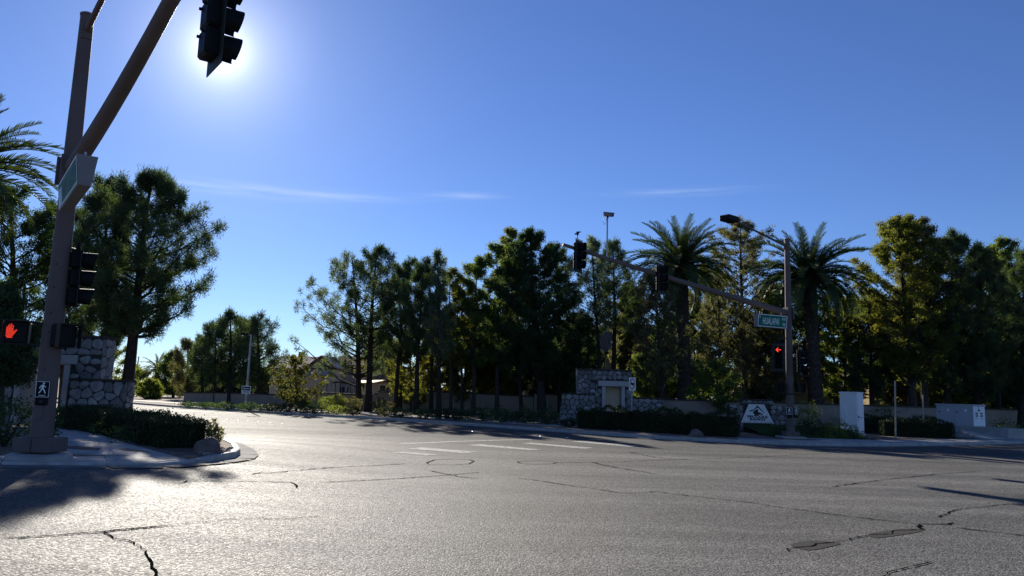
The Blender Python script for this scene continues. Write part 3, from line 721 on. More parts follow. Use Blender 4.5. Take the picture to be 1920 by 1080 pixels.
# ------------------------------------------------------------------ trees
def tree(name, label, px, Y, top, bot, hw, leaf='pine', cx=None, lm='pine', n=34, dens=110, L=.22, Wd=.035, clr=.36, tr=.19, asym=0., shape='oval', group='trees along the far side of the road',
         base_z=.13, seed=None, rise=.45, twigs=5, bark='bark', sub=1.0, by=775):
    sd = seed if seed is not None else int(px*3+Y)
    r = np.random.default_rng(sd); R = random.Random(sd)
    b = at(px, by, Y); b = Vector((b.x, Y, base_z))
    cxp = cx if cx is not None else px
    topP = at(cxp, top, Y); botP = at(cxp, bot, Y)
    H = topP.z-base_z; t0 = max(.05, (botP.z-base_z)/H); RW = hw/FPX*Y
    lean = topP.x-b.x
    g = thing(name, label, 'tree' if name != 'shrub' else 'shrub', b, group)
    off = np.array(b)
    def trunk(t):
        w = math.sin(t*4+sd)*.012*H*t
        return Vector((b.x+lean*(t**1.15)+w, b.y+math.cos(t*3.3+sd)*.012*H*t, base_z-.1+(H+.1)*t))
    def prof(t):                                # crown radius at height fraction t
        u = (t-t0)/(1-t0); u = min(max(u, 0), 1)
        if shape == 'oval': return RW*max(.12, (math.sin(math.pi*(u*.86+.10)))**.75)
        if shape == 'cone': return RW*max(.10, (1-u)**.75*min(1, .35+u*5))
        if shape == 'spire': return RW*max(.08, (1-u)**.55*min(1, .5+u*3))
        if shape == 'umbrella': return RW*max(.12, (math.sin(math.pi*(.12+.84*u**1.1)))**.6)
        return RW*max(.2, (1-u**2.6)**.5*min(1, .6+u*2))
    mb = MB(); K = 7
    mb.tube([trunk(k/K*.98) for k in range(K+1)], [tr*(1.25 if k == 0 else 1)*(1-k/K*.88)+.01 for k in range(K+1)], 8)
    tm = mb.build('trunk', bark, g, smooth=True)
    cl = []; lm_ = MB()
    for i in range(n):
        t = t0+(1-t0)*((i+.6)/n)**.92
        az = i*2.39996+R.uniform(-.4, .4)
        d = Vector((math.cos(az), math.sin(az), 0))
        ln = prof(t)*R.uniform(.55, 1.16)*(1+asym*d.x)
        e = trunk(t)+d*ln+Vector((0, 0, R.uniform(-.25, .25)))
        s0 = trunk(max(.08, t-ln*rise/H-R.uniform(0, .03)))
        mid = s0.lerp(e, .5)+Vector((0, 0, -.10*ln))+Vector((R.uniform(-.1, .1), R.uniform(-.1, .1), 0))*ln
        q = s0.lerp(e, .8)+Vector((0, 0, -.05*ln))
        r0 = max(.02, tr*(1-t)*.5+.015)
        lm_.tube([s0, mid, q, e], [r0, r0*.7, r0*.45, .01], 4, cap=False)
        cl.append((e, 1.))
        for k in range(twigs):
            u = .35+.6*(k+R.random())/twigs
            p = s0.lerp(mid, u*2) if u < .5 else mid.lerp(e, u*2-1)
            a2 = az+R.choice((-1, 1))*R.uniform(.4, 1.2)
            tl = ln*.34*R.uniform(.5, 1.2)*(1.15-u*.5)*sub
            te = p+Vector((math.cos(a2)*tl, math.sin(a2)*tl, R.uniform(.0, .55)*tl+.05))
            lm_.tube([p, te], [r0*.35, .006], 3, cap=False)
            cl.append((te, R.uniform(.6, 1.15)))
            if leaf != 'needle': cl.append((p.lerp(te, .5)+Vector((0, 0, .05)), .5))
    for k in range(3): cl.append((trunk(1-.02*k)+Vector((R.uniform(-.1, .1), R.uniform(-.1, .1), 0)), .8))
    lm_.build('branches', bark, g)
    Cn = np.array([tuple(c[0]) for c in cl]); Wt = np.array([c[1] for c in cl])
    num = np.maximum(2, (dens*Wt).astype(int)); idx = np.repeat(np.arange(len(cl)), num)
    loc = r.normal(0, 1, (len(idx), 3)); loc = nrmz(loc)*np.abs(r.normal(.55, .32, (len(idx), 1)))
    cr = clr*(Y/57)**.0
    sc = np.array([.85, .85, 1.45]) if leaf == 'needle' else np.array([1.1, 1.1, .9])
    P = Cn[idx]+loc*cr*sc*(.6+.5*Wt[idx])[:, None]
    Vv, nper = leaves(P, nrmz(loc), L, Wd, leaf, r)
    np_mesh('crown', Vv, nper, lm, g, off)
    return g

NE = dict(leaf='needle', L=.24, Wd=.046, clr=.27)
BL = dict(leaf='leaf', L=.19, Wd=.066, rise=.7, clr=.36, bark='barkg')
# -- left corner
GL = 'trees behind the left corner'
tree('olive_tree', 'airy dark tree with tangled bare branches at the left edge', 20, 40, 352, 640, 150, lm='dark', n=64, dens=120, **{**BL, 'L': .13, 'Wd': .05}, tr=.28, group=GL, shape='dome')
tree('olive_tree', 'airy tree seen just behind the left signal pole', 118, 45, 372, 650, 95, lm='dark', n=54, dens=115, **{**BL, 'L': .13, 'Wd': .05}, tr=.24, group=GL, shape='dome')
tree('pine_tree', 'big leaning pine behind the left stone gateway', 230, 34, 327, 612, 122, lm='pine', cx=290, n=74, dens=190, leaf='needle', L=.17, Wd=.032, clr=.26, tr=.30, asym=.12, shape='oval', group=GL, by=790, twigs=6)
tree('pine_tree', 'shorter pine filling the left side of the big leaning pine', 195, 38, 346, 640, 72, lm='pine', cx=205, n=56, dens=180, leaf='needle', L=.17, Wd=.032, clr=.28, tr=.20, shape='oval', group=GL)
tree('leafy_tree', 'yellow green tree showing under the big leaning pine', 205, 62, 636, 735, 52, lm='lime', n=26, dens=70, **BL, tr=.12, group=GL, shape='dome')
tree('leafy_tree', 'dark low tree hanging in front of the left end of the gateway', 4, 26.5, 545, 700, 62, lm='dark', n=46, dens=120, **{**BL, 'L': .12, 'Wd': .05, 'clr': .34}, tr=.10, group=GL, shape='dome')
# -- far end of the road
GF = 'distant trees at the far end of the road'
tree('leafy_tree', 'distant grey green rounded tree left of the little palm', 255, 125, 690, 745, 42, lm='olive', n=24, dens=70, **{**BL, 'L': .25, 'Wd': .15, 'clr': .7}, group=GF, shape='dome')
tree('leafy_tree', 'distant yellow green tree just right of the little palm', 322, 105, 662, 742, 34, lm='broad', n=28, dens=70, **{**BL, 'L': .22, 'Wd': .13, 'clr': .6}, group=GF, shape='dome')
tree('leafy_tree', 'distant low bright tree in front of the little palm', 280, 88, 712, 752, 26, lm='lime', n=18, dens=60, **{**BL, 'L': .18, 'Wd': .1}, group=GF, shape='dome')
tree('pine_tree', 'distant slim pine at the left end of the far pine cluster', 350, 92, 640, 735, 30, lm='olive', n=26, dens=80, **{**NE, 'L': .35, 'Wd': .06, 'clr': .36}, group=GF)
tree('pine_tree', 'slim dark pine second in the far cluster', 378, 82, 636, 720, 28, lm='pine', n=26, dens=58, **{**NE, 'L': .32, 'Wd': .06, 'clr': .36}, group=GF)
tree('pine_tree', 'dark pine rising left of the far street lamp', 402, 80, 606, 715, 42, lm='pine', n=36, dens=58, **{**NE, 'L': .32, 'Wd': .06, 'clr': .36}, group=GF)
tree('pine_tree', 'tallest pine of the far cluster', 430, 78, 586, 715, 46, lm='pine', n=42, dens=58, **{**NE, 'L': .32, 'Wd': .06, 'clr': .36}, group=GF, tr=.3)
tree('pine_tree', 'broad pine right of the far street lamp', 484, 76, 596, 718, 46, lm='pine', n=40, dens=58, **{**NE, 'L': .32, 'Wd': .06, 'clr': .36}, group=GF, asym=.15, tr=.3)
tree('pine_tree', 'dark pine directly behind the far street lamp', 455, 84, 600, 722, 40, lm='pine', n=36, dens=58, **{**NE, 'L': .32, 'Wd': .06, 'clr': .36}, group=GF)
tree('leafy_tree', 'small turning tree alone before the gabled house', 555, 58, 670, 748, 52, lm='rust', n=26, dens=13, leaf='leaf', L=.20, Wd=.13, clr=.34, bark='barkg', tr=.10, shape='dome', rise=.9)
# -- the pine row
tree('pine_tree', 'wide pine with long bare lower limbs, leftmost of the row', 672, 64.9, 482, 690, 104, lm='pineblue', cx=664, n=50, dens=92, **NE, tr=.26, asym=-.18, shape='umbrella')
tree('pine_tree', 'tall pine close right of the leftmost wide pine', 690, 63.3, 466, 640, 72, lm='pine', cx=704, n=46, dens=105, **NE, tr=.28, asym=.1)
tree('pine_tree', 'slim leaning pine, first of a close pair of trunks', 740, 64.4, 486, 665, 42, lm='pine', cx=766, n=30, dens=95, **NE, tr=.20)
tree('pine_tree', 'slim pine, second of a close pair of trunks', 749, 66.1, 500, 670, 38, lm='pineblue', cx=752, n=26, dens=90, **NE, tr=.18)
tree('pine_tree', 'dark forked pine near the kerb right of the paired trunks', 780, 58.5, 490, 660, 42, lm='pine', cx=790, n=32, dens=100, **NE, tr=.20)
tree('pine_tree', 'thin pine with an open spire standing above its neighbours', 823, 56.8, 474, 665, 36, lm='pineblue', cx=820, n=30, dens=60, **NE, tr=.18, shape='spire')
tree('pine_tree', 'slim pine behind the open spire', 808, 65, 505, 670, 38, lm='pine', n=28, dens=90, **NE, tr=.15)
tree('leafy_tree', 'yellowish slender tree right of the open spire', 845, 62, 506, 675, 38, lm='gold', n=30, dens=60, **BL, tr=.13)
tree('leafy_tree', 'slender grey green tree among the thin trunks', 866, 63, 522, 680, 36, lm='olive', n=28, dens=60, **BL, tr=.11)
tree('leafy_tree', 'tall olive green tree on a straight dark trunk', 887, 62, 482, 680, 50, lm='broad', cx=896, n=38, dens=80, **BL, tr=.17)
tree('leafy_tree', 'open crowned tree left of the big dense tree', 932, 62.5, 458, 675, 54, lm='broad', cx=930, n=40, dens=70, **BL, tr=.17)
tree('pine_tree', 'dark pine filling the low gap left of the big dense tree', 979, 63, 500, 700, 62, lm='pine', cx=955, n=44, dens=110, **NE, tr=.15)
tree('leafy_tree', 'largest dense green tree on a thick leaning trunk', 1017, 62.5, 432, 690, 88, lm='dark', cx=992, n=84, dens=140, **{**BL, 'L': .22, 'Wd': .06}, tr=.34, asym=.05, shape='oval')
tree('leafy_tree', 'yellow topped tree rising behind the largest dense tree', 975, 66, 431, 600, 42, lm='gold', cx=962, n=34, dens=90, **BL, tr=.15)
tree('pine_tree', 'dark pine right of the largest dense tree', 1050, 63.5, 470, 690, 60, lm='pine', cx=1046, n=48, dens=100, **NE, tr=.17)
tree('pine_tree', 'open pine with curving bare trunks under the camera mast', 1128, 61, 448, 610, 54, lm='pineblue', cx=1112, n=42, dens=70, **NE, tr=.20, asym=-.1)
tree('pine_tree', 'pine on a straight thick trunk right of the camera mast', 1150, 62, 455, 610, 50, lm='pine', cx=1150, n=40, dens=78, **NE, tr=.24)
tree('olive_tree', 'brownish green tree on a dark trunk left of the first palm', 1245, 54, 508, 700, 62, lm='olive', cx=1225, n=44, dens=85, **{**BL, 'L': .12, 'Wd': .055}, tr=.22, shape='dome')
tree('leafy_tree', 'tall airy grey green tree between the two palms', 1398, 62, 410, 640, 92, lm='olive', shape='dome', cx=1390, n=78, dens=72, **{**BL, 'L': .15, 'Wd': .07}, tr=.28)
tree('olive_tree', 'low brownish tree with forked limbs below the mast arm', 1352, 58, 560, 720, 66, lm='olive', cx=1345, n=44, dens=75, **{**BL, 'L': .12, 'Wd': .06}, tr=.18, shape='dome')
tree('leafy_tree', 'small bright green multi stemmed tree beside the ranch sign', 1345, 51, 682, 758, 52, lm='broad', n=30, dens=70, **{**BL, 'L': .12, 'Wd': .07}, tr=.07, shape='dome')
tree('leafy_tree', 'dull green tree behind the ranch sign and signal pole', 1455, 60, 560, 735, 55, lm='olive', n=40, dens=75, **BL, tr=.15, shape='dome')
tree('leafy_tree', 'bright yellow green tree right of the second palm trunk', 1585, 60, 560, 745, 52, lm='lime', n=44, dens=80, **BL, tr=.15, shape='dome')
tree('pine_tree', 'dark pine behind the white signal cabinet', 1634, 58, 548, 735, 48, lm='pine', n=44, dens=110, **NE, tr=.2)
tree('leafy_tree', 'tallest yellow tinged tree behind the thin stakes', 1712, 56, 406, 690, 92, lm='gold', cx=1688, n=96, dens=110, **{**BL, 'L': .18, 'Wd': .065}, tr=.34, shape='dome')
tree('leafy_tree', 'grey green tree joined to the right of the tallest yellow tree', 1734, 57, 415, 660, 62, lm='olive', cx=1728, n=58, dens=95, **{**BL, 'L': .17, 'Wd': .065}, tr=.30, shape='dome')
tree('pine_tree', 'dark dense pine behind the grey utility cabinet', 1772, 57, 446, 720, 78, lm='pine', cx=1790, n=84, dens=130, **NE, tr=.26)
tree('pine_tree', 'dark pine right of the grey utility cabinet', 1832, 57, 470, 735, 74, lm='pine', cx=1838, n=76, dens=130, **NE, tr=.26)
tree('leafy_tree', 'pale topped tree near the right edge above dark pines', 1872, 62, 450, 700, 62, lm='broad', cx=1874, n=64, dens=100, **BL, tr=.2, shape='dome')
tree('pine_tree', 'dark pine cut by the right edge of the view', 1912, 58, 478, 735, 70, lm='pine', cx=1922, n=70, dens=125, **NE, tr=.24)
tree('leafy_tree', 'dim tree behind the far stone gateway', 1085, 64, 590, 735, 60, lm='dark', n=44, dens=90, **BL, tr=.15, shape='dome')
tree('leafy_tree', 'dim green tree right of the far stone gateway', 1212, 60, 668, 745, 44, lm='broad', n=34, dens=80, **BL, tr=.12, shape='dome')
tree('leafy_tree', 'dim tree between the first palm and the forked tree', 1300, 64, 580, 740, 55, lm='dark', n=40, dens=85, **BL, tr=.14, shape='dome')
tree('leafy_tree', 'leafy yellow green tree behind the thick trunks on the right', 1768, 64, 640, 755, 60, lm='lime', n=40, dens=70, **BL, tr=.12, shape='dome')
tree('leafy_tree', 'yellow green tree glimpsed behind the pine row by the sail', 770, 66, 640, 745, 42, lm='gold', n=30, dens=50, **BL, tr=.10, shape='dome')

GB = 'background trees inside the estate'
for px, Y, tp, bt, hw_, lm_, lb in ((372, 104, 690, 752, 30, 'dark', 'dark distant tree low behind the slim far pines'), (418, 102, 680, 752, 34, 'olive', 'dull distant tree low behind the tallest far pine'), (470, 100, 684, 752, 40, 'dark', 'dark distant tree low behind the far street lamp'), (515, 98, 696, 752, 26, 'olive', 'dull distant tree left of the low tan house'), (818, 70, 588, 742, 46, 'olive', 'dull background tree behind the open spire pine'), (872, 68, 596, 742, 46, 'gold', 'yellowish background tree behind the slender grey tree'),
                                (912, 70, 580, 742, 40, 'dark', 'dark background tree behind the olive green tree'), (948, 69, 600, 740, 40, 'broad', 'green background tree left of the tan house wall'),
                                (715, 84, 622, 735, 46, 'olive', 'dull background tree over the ribbed brown roof'), (1030, 68, 620, 735, 40, 'dark', 'dark background tree over the tan house wall'),
                                (1660, 72, 560, 745, 60, 'dark', 'dark background tree left of the tallest yellow tree'), (1420, 74, 600, 700, 60, 'dark', 'dark background tree above the ochre wall'),
                                (1860, 72, 600, 750, 60, 'dark', 'dark background tree above the right ochre house'), (1255, 70, 590, 740, 46, 'dark', 'dark background tree left of the first palm trunk'),
                                (1565, 70, 535, 750, 62, 'dark', 'dark background tree filling the gap right of the second palm'), (1700, 67, 540, 750, 62, 'olive', 'dull background tree low inside the tallest yellow tree'),
                                (1795, 68, 540, 750, 66, 'dark', 'dark background tree between the two right dark pines'), (1900, 68, 560, 750, 60, 'dark', 'dark background tree at the right edge'),
                                (1325, 70, 500, 745, 66, 'olive', 'dull background tree behind the forked brownish tree'), (1180, 66, 540, 700, 34, 'olive', 'sparse background tree before the barrel tile roof'),
                                (1435, 66, 545, 745, 58, 'olive', 'dull background tree just left of the far signal pole'), (1500, 72, 560, 740, 50, 'dark', 'dark background tree between far pole and second palm')):
    tree('leafy_tree', lb, px, Y, tp, bt, hw_, lm=lm_, n=44, dens=70, **{**BL, 'L': .24, 'Wd': .11, 'clr': .45}, tr=.14, group=GB, shape='dome')
# ------------------------------------------------------------------ palms
def frond_mesh(name, Lf, droop, seed):
    r = random.Random(seed); mb = MB(); N = 14
    pts = []; ang = 0.
    p = Vector((0, 0, 0)); step = Lf/N
    for k in range(N+1):
        pts.append(p.copy()); a = -droop*((k+1)/N)**1.4
        p = p+Vector((math.cos(a), 0, math.sin(a)))*step
    mb.tube(pts, [.045*(1-k/N)+.008 for k in range(N+1)], 3, cap=False)
    M = 46
    for k in range(M):
        u = .10+.88*k/M; f = u*N; i = min(int(f), N-1); q = pts[i].lerp(pts[i+1], f-i); t = (pts[i+1]-pts[i]).normalized()
        nrm_ = Vector((-t.z, 0, t.x))
        ll = Lf*.135*math.sin(math.pi*(.12+.80*u))**.7*r.uniform(.85, 1.15)
        for sgn in (-1, 1):
            d = (t*.75+Vector((0, sgn, 0))*.85+nrm_*r.uniform(.15, .55)).normalized()
            s = t*.034
            mb.add([q-s, q+s, q+d*ll*.55+s*.9+Vector((0, 0, -.01)), q+d*ll+Vector((0, 0, -.06*ll)), q+d*ll*.55-s*.9], [(0, 1, 2, 4), (4, 2, 3)])
    me = bpy.data.meshes.new(name)
    me.from_pydata([tuple(v) for v in mb.v], [], mb.f); me.materials.append(MT['palm']); return me
FR = [frond_mesh('frond', 1.0*4.6, d, 3+k) for k, d in enumerate((.7, 1.05, 1.35, 1.7))]
def palm(label, px, Y, cy, size, tr, n=64, base_z=.12, group='date palms by the stone gateways', bx=None, seed=1):
    R = random.Random(seed)
    c = at(px, cy, Y); b = Vector((X(bx, Y) if bx else c.x, Y, base_z))
    g = thing('palm_tree', label, 'palm', b, group)
    mb = MB(); H = c.z-base_z; K = int(H/.22); n_ = 16
    rings = []
    for k in range(K+1):
        t = k/K; cc = b.lerp(Vector((c.x, c.y, c.z-.4*size)), t)
        rad = tr*(1.18-.25*min(1, t*3))*(1+.06*((k % 2)*2-1)) + (.12*tr*max(0, (t-.85)/.15))
        rings.append([cc+Vector((math.cos(2*math.pi*(j+.5*(k % 2))/n_), math.sin(2*math.pi*(j+.5*(k % 2))/n_), 0))*rad*(1+.04*R.uniform(-1, 1)) for j in range(n_)])
    V_ = [p for r_ in rings for p in r_]
    mb.add(V_, [(k*n_+j, k*n_+(j+1) % n_, (k+1)*n_+(j+1) % n_, (k+1)*n_+j) for k in range(K) for j in range(n_)]+[tuple(K*n_+j for j in range(n_))])
    mb.build('trunk', 'palmbark', g)
    # pruned stubs under the crown
    st = MB()
    for k in range(70):
        a = k*2.4; z = c.z-(.9-.55*(k/70))*size; d = Vector((math.cos(a), math.sin(a), 0)); q = Vector((c.x, c.y, z))+d*tr*.95
        st.tube([q, q+d*.28*size+Vector((0, 0, .30*size))], [.09*size, .03], 4)
    st.build('crown_base', 'deadpalm', g)
    for k in range(n):
        u = (k+.5)/n; a = k*2.39996+R.uniform(-.2, .2)
        pit = math.radians(82-u**.9*108+R.uniform(-13, 13))
        me = FR[min(3, int(u*3.2+R.uniform(0, .8)))]
        o = bpy.data.objects.new('frond', me); C.objects.link(o); o.parent = g
        s = size*R.uniform(.86, 1.08)*(.85 if u < .15 else 1)
        M_ = Matrix.Translation(c-b+Vector((math.cos(a), math.sin(a), 0))*tr*.4+Vector((0, 0, -.25*size*u))) @ Matrix.Rotation(a, 4, 'Z') @ Matrix.Rotation(-pit, 4, 'Y') @ Matrix.Rotation(R.uniform(-.25, .25), 4, 'X') @ Matrix.Scale(s, 4)
        o.matrix_local = M_ @ Matrix.Rotation(R.uniform(-.12, .12), 4, 'Z')
    return g
palm('tall date palm whose arching fronds enter at the left edge', -88, 34, 318, 1.0, .45, n=100, seed=5)
palm('date palm left of the mast arm pole', 1277, 57, 496, .98, .52, n=112, bx=1286, seed=6)
palm('date palm just right of the mast arm pole', 1517, 55, 515, .95, .50, n=112, bx=1532, seed=7)
palm('tiny distant palm seen past the low stone wing wall', 296, 108, 690, .62, .30, n=34, seed=8)

# ------------------------------------------------------------------ shrubs, hedges, grass
def shrub(label, px, Y, top, hwpx, lm='hedge', dens=900, L=.09, Wd=.05, base_z=.13, group='low shrubs along the far kerb', name='shrub', seed=None, flat=1., py=775, squat=None):
    sd = seed or int(px*5+Y); r = np.random.default_rng(sd)
    b = at(px, py, Y); b = Vector((b.x, Y, base_z)); h = at(px, top, Y).z-base_z; rw = hwpx/FPX*Y
    g = thing(name, label, 'shrub', b, group)
    n = int(dens*max(.4, rw*h*1.2))
    u = nrmz(r.normal(0, 1, (n, 3))); rad = r.uniform(.35, 1.0, (n, 1))**.5
    lump = 1+.22*np.sin(u[:, :1]*5+sd)+.18*np.sin(u[:, 1:2]*6+sd*2)+.15*np.sin(u[:, 2:]*7)
    P = u*rad*lump*np.array([rw, rw, h*.52])+np.array([0, 0, h*.50])
    P = P[P[:, 2] > .02]
    Vv, k = leaves(P, nrmz(P), L, Wd, 'leaf', r)
    np_mesh('foliage', Vv, k, lm, g)
    st = MB(); R = random.Random(sd)
    for k in range(7):
        a = k*.9; st.tube([(b.x, b.y, base_z-.05), (b.x+math.cos(a)*rw*.3, b.y+math.sin(a)*rw*.3, base_z+h*.4), (b.x+math.cos(a)*rw*.7, b.y+math.sin(a)*rw*.7, base_z+h*.75)], [.025, .015, .006], 4, cap=False)
    st.build('stems', 'barkg', g)
    return g
def hedge(label, P, w, zb, zt, lm='hedge', dens=260, L=.075, Wd=.045, seed=1, group=None, lump=.08, zf=None):
    """clipped hedge following polyline P (front edge), leaves over a woody core"""
    r = np.random.default_rng(seed); b = Vector((P[0][0], P[0][1], zb))
    g = thing('hedge', label, 'hedge', b, group)
    pts = []; core = MB()
    for (a, c) in zip(P[:-1], P[1:]):
        a, c = np.array(a), np.array(c); t = c-a; ln = np.linalg.norm(t); t = t/ln; nn = np.array([-t[1], t[0]])
        zt0 = zt
        n = int(dens*ln*(w+2*(zt-zb)))
        s = r.uniform(-.02, 1.02, n)*ln; face = r.random(n)
        hh = zt-zb; f_top = w/(w+2*hh)
        o_ = np.where(face < f_top, r.uniform(0, w, n), np.where(face < f_top+(1-f_top)/2, 0., w)); z_ = np.where(face < f_top, hh, r.uniform(0, hh, n))
        P2 = a+t*s[:, None]+nn*o_[:, None]
        lmp = lump*(np.sin(s*3.1+seed)+np.sin(s*1.3+2*seed)+.8*np.sin(o_*5+s*7+z_*6))
        dep = r.normal(0, .045, n)+lmp
        cx_ = o_-w/2; sgn = np.where(face < f_top, 0, np.where(o_ == 0, -1, 1))
        Q = np.column_stack([P2[:, 0]+nn[0]*sgn*dep, P2[:, 1]+nn[1]*sgn*dep, zb+z_+np.where(face < f_top, dep, 0)])
        pts.append(Q)
        for e, uu in ((0, -1), (ln, 1)):
            m_ = int(dens*w*hh); q = a+t*e
            oo, zz = r.uniform(0, w, m_), r.uniform(0, hh, m_); dd = r.normal(.02, .05, m_)*uu
            pts.append(np.column_stack([q[0]+nn[0]*oo+t[0]*dd, q[1]+nn[1]*oo+t[1]*dd, zb+zz]))
        ins = .07
        A = a+nn*ins+t*.08; B_ = c+nn*ins-t*.08; Cq = c+nn*(w-ins)-t*.08; D_ = a+nn*(w-ins)+t*.08
        core.prism([(*A, zb-.1), (*B_, zb-.1), (*Cq, zb-.1), (*D_, zb-.1)], (0, 0, hh-.06+.1))
    Q = np.concatenate(pts)
    if zf is not None: Q[:, 2] += np.array([zf(x, y) for x, y in Q[:, :2]])
    Vv, k = leaves(Q, None, L, Wd, 'leaf', r)
    np_mesh('foliage', Vv, k, lm, g, b)
    core.build('woody_core', 'hedgecore', g)
    return g
# left corner: the long clipped hedge and its neighbours
hedge('long clipped dark hedge ending at the boulder on the left corner', [(-14.0, 24.6), (-10.7, 21.1), (-7.75, 17.6)], 1.15, .34, 1.0, dens=950, L=.05, Wd=.03, seed=3, lump=.03)
GLs = 'shrubs on the left corner'
shrub('loose dark shrub before the clipped hedge on the left', 270, 18.6, 793, 58, 'dark', 1900, .06, .035, .38, GLs)
shrub('small dark shrub at the foot of the left stone wing', 205, 21, 790, 38, 'dark', 1900, .06, .035, .36, GLs)
shrub('spiky leaved little bush behind the corner boulder', 404, 18.3, 789, 17, 'olive', 1500, .09, .035, .36, GLs)
shrub('dark bush at the left edge beside the signal pole', 14, 16.8, 742, 62, 'dark', 1900, .07, .04, .40, GLs)
shrub('tall dark bush half hidden behind the signal pole base', 97, 17.2, 752, 20, 'dark', 2200, .06, .035, .40, GLs)
shrub('leafy bush inside the left gateway opening', 60, 33, 668, 30, 'lime', 700, .08, .05, .3, GLs)
# row along the far kerb
GK = 'low shrubs along the far kerb'
rowk = [(350, 61, 756, 16, 'dark', 'dark low shrub at the left end of the far kerb'), (385, 59.5, 757, 20, 'dark', 'dark low shrub below the slim far pines'),
 (425, 58, 757, 24, 'dark', 'dark wide shrub below the tallest far pine'), (468, 56.5, 758, 24, 'dark', 'dark shrub at the foot of the far street lamp'),
 (508, 55.5, 759, 22, 'hedge', 'low shrub left of the small turning tree'), (540, 55, 757, 16, 'hedge', 'low shrub at the foot of the small turning tree'),
 (575, 57.5, 752, 18, 'dark', 'dark rounded shrub right of the small turning tree'), (625, 60, 742, 20, 'lime', 'bright tall bush against the wall left of the wide pine'),
 (655, 60, 746, 18, 'olive', 'pale flowering bush beside the wide pine trunk'), (715, 59.5, 748, 18, 'olive', 'pale flowering bush right of the two big pine trunks'),
 (590, 53.6, 765, 22, 'hedge', 'low clipped shrub left of the lit gravel gap'), (632, 53, 764, 22, 'lime', 'yellowish clipped shrub near the kerb'),
 (662, 52.6, 766, 16, 'hedge', 'small clipped shrub before the wide pine trunk'), (722, 52, 766, 16, 'olive', 'loose shrub before the pair of pine trunks'),
 (752, 51.5, 767, 17, 'dark', 'dark shrub beside the forked pine'), (800, 50.5, 767, 18, 'dark', 'dark shrub between two thin trunks'),
 (838, 50, 767, 18, 'hedge', 'shrub right of the open spire pine'), (862, 49, 768, 15, 'dark', 'small dark shrub left of the straight trunk'),
 (905, 48.5, 766, 24, 'dark', 'wide dark shrub right of the straight trunk'), (945, 47.5, 768, 20, 'dark', 'dark rounded shrub in the middle of the kerb row'),
 (985, 47, 767, 24, 'dark', 'dark wide shrub left of the thick leaning trunk'), (1025, 46, 768, 24, 'dark', 'dark wide shrub at the thick leaning trunk'),
 (1066, 43.5, 788, 16, 'hedge', 'small shrub at the foot of the far stone wing')]
for (px, Y, tp, hw_, lm_, lb) in rowk:
    shrub(lb, px, Y, tp-3, hw_*1.2, lm_, 1300, .10, .06, .13, GK)
# right of the far gateway
def W2(px, Y): p = at(px, 790, Y); return (p.x, p.y)
hedge('long low clipped hedge in front of the far stone gateway', [W2(1080, 42.6), W2(1180, 40.6), W2(1290, 38.2), W2(1374, 37.3)], 1.5, .13, 1.12, dens=330, L=.085, Wd=.05, seed=9, lump=.10)
hedge('dark clipped hedge left of the grey utility cabinet', [W2(1655, 44.5), W2(1788, 43.4)], 1.2, .14, .98, dens=330, L=.085, Wd=.05, seed=12)
hedge('dark hedge row behind the thin stakes', [W2(1612, 47.5), W2(1770, 48.5)], 1.0, .14, 1.1, dens=260, L=.09, Wd=.055, seed=13)
GR = 'shrubs around the mast arm pole'
shrub('rounded yellow green bush beside the second palm trunk', 1513, 42.5, 753, 22, 'lime', 900, .09, .055, .14, GR)
shrub('low leafy shrub right of the mast arm pole base', 1524, 39, 783, 28, 'hedge', 800, .09, .05, .14, GR)
shrub('low pale tipped shrub left of the white cabinet', 1570, 38.8, 786, 30, 'broad', 800, .09, .05, .14, GR)
shrub('small dark shrub at the foot of the white cabinet', 1600, 38.5, 800, 16, 'dark', 900, .08, .05, .14, GR)
shrub('small dark shrub left of the mast arm pole base', 1462, 38.5, 795, 14, 'dark', 900, .08, .05, .14, GR)
shrub('dark bush behind the left end of the palm bed', 1225, 47, 760, 22, 'dark', 700, .09, .05, .14, GR)
shrub('dark bush at the foot of the first palm', 1265, 50, 765, 26, 'dark', 700, .09, .05, .14, GR)
shrub('low dark shrub right of the grey utility cabinet', 1885, 50, 785, 30, 'dark', 700, .09, .05, .14, GR)
shrub('wispy green shrub behind the first stake', 1655, 52, 750, 26, 'broad', 600, .09, .05, .14, GR)
# lawn before the ranch sign
r = np.random.default_rng(4); n = 9000
c0, c1 = gp(1395, 806, .2), gp(1470, 803, .2)
u, v = r.random(n), r.random(n)
Px = c0.x-.6+u*(c1.x-c0.x+1.0); Py = 38.2+v*5.2
Pz = .13+.35*sm((Py-38.5)/4.5)
P = np.column_stack([Px, Py, Pz]); d = nrmz(np.column_stack([r.normal(0, .35, n), r.normal(0, .35, n), np.ones(n)])); s = nrmz(np.cross(d, r.normal(0, 1, (n, 3))))
Vv = np.stack([P-s*.012, P+s*.012, P+d*r.uniform(.08, .2, (n, 1))], 1).reshape(-1, 3)
go = np_mesh('grass', Vv, 3, 'grass'); tag(go, 'short green grass on the mound before the ranch sign', 'grass', kind='stuff')
gx0, gx1 = c0.x-.7, c1.x+.5
mnd = MB(); yy = [38.1+.3*k for k in range(20)]
mnd.add([(x, y, .135+.35*float(sm((y-38.5)/4.5))-.012) for y in yy for x in (gx0, gx1)], [(2*i, 2*i+1, 2*i+3, 2*i+2) for i in range(len(yy)-1)])
o = mnd.build('lawn_mound', 'grass'); o['kind'] = 'structure'

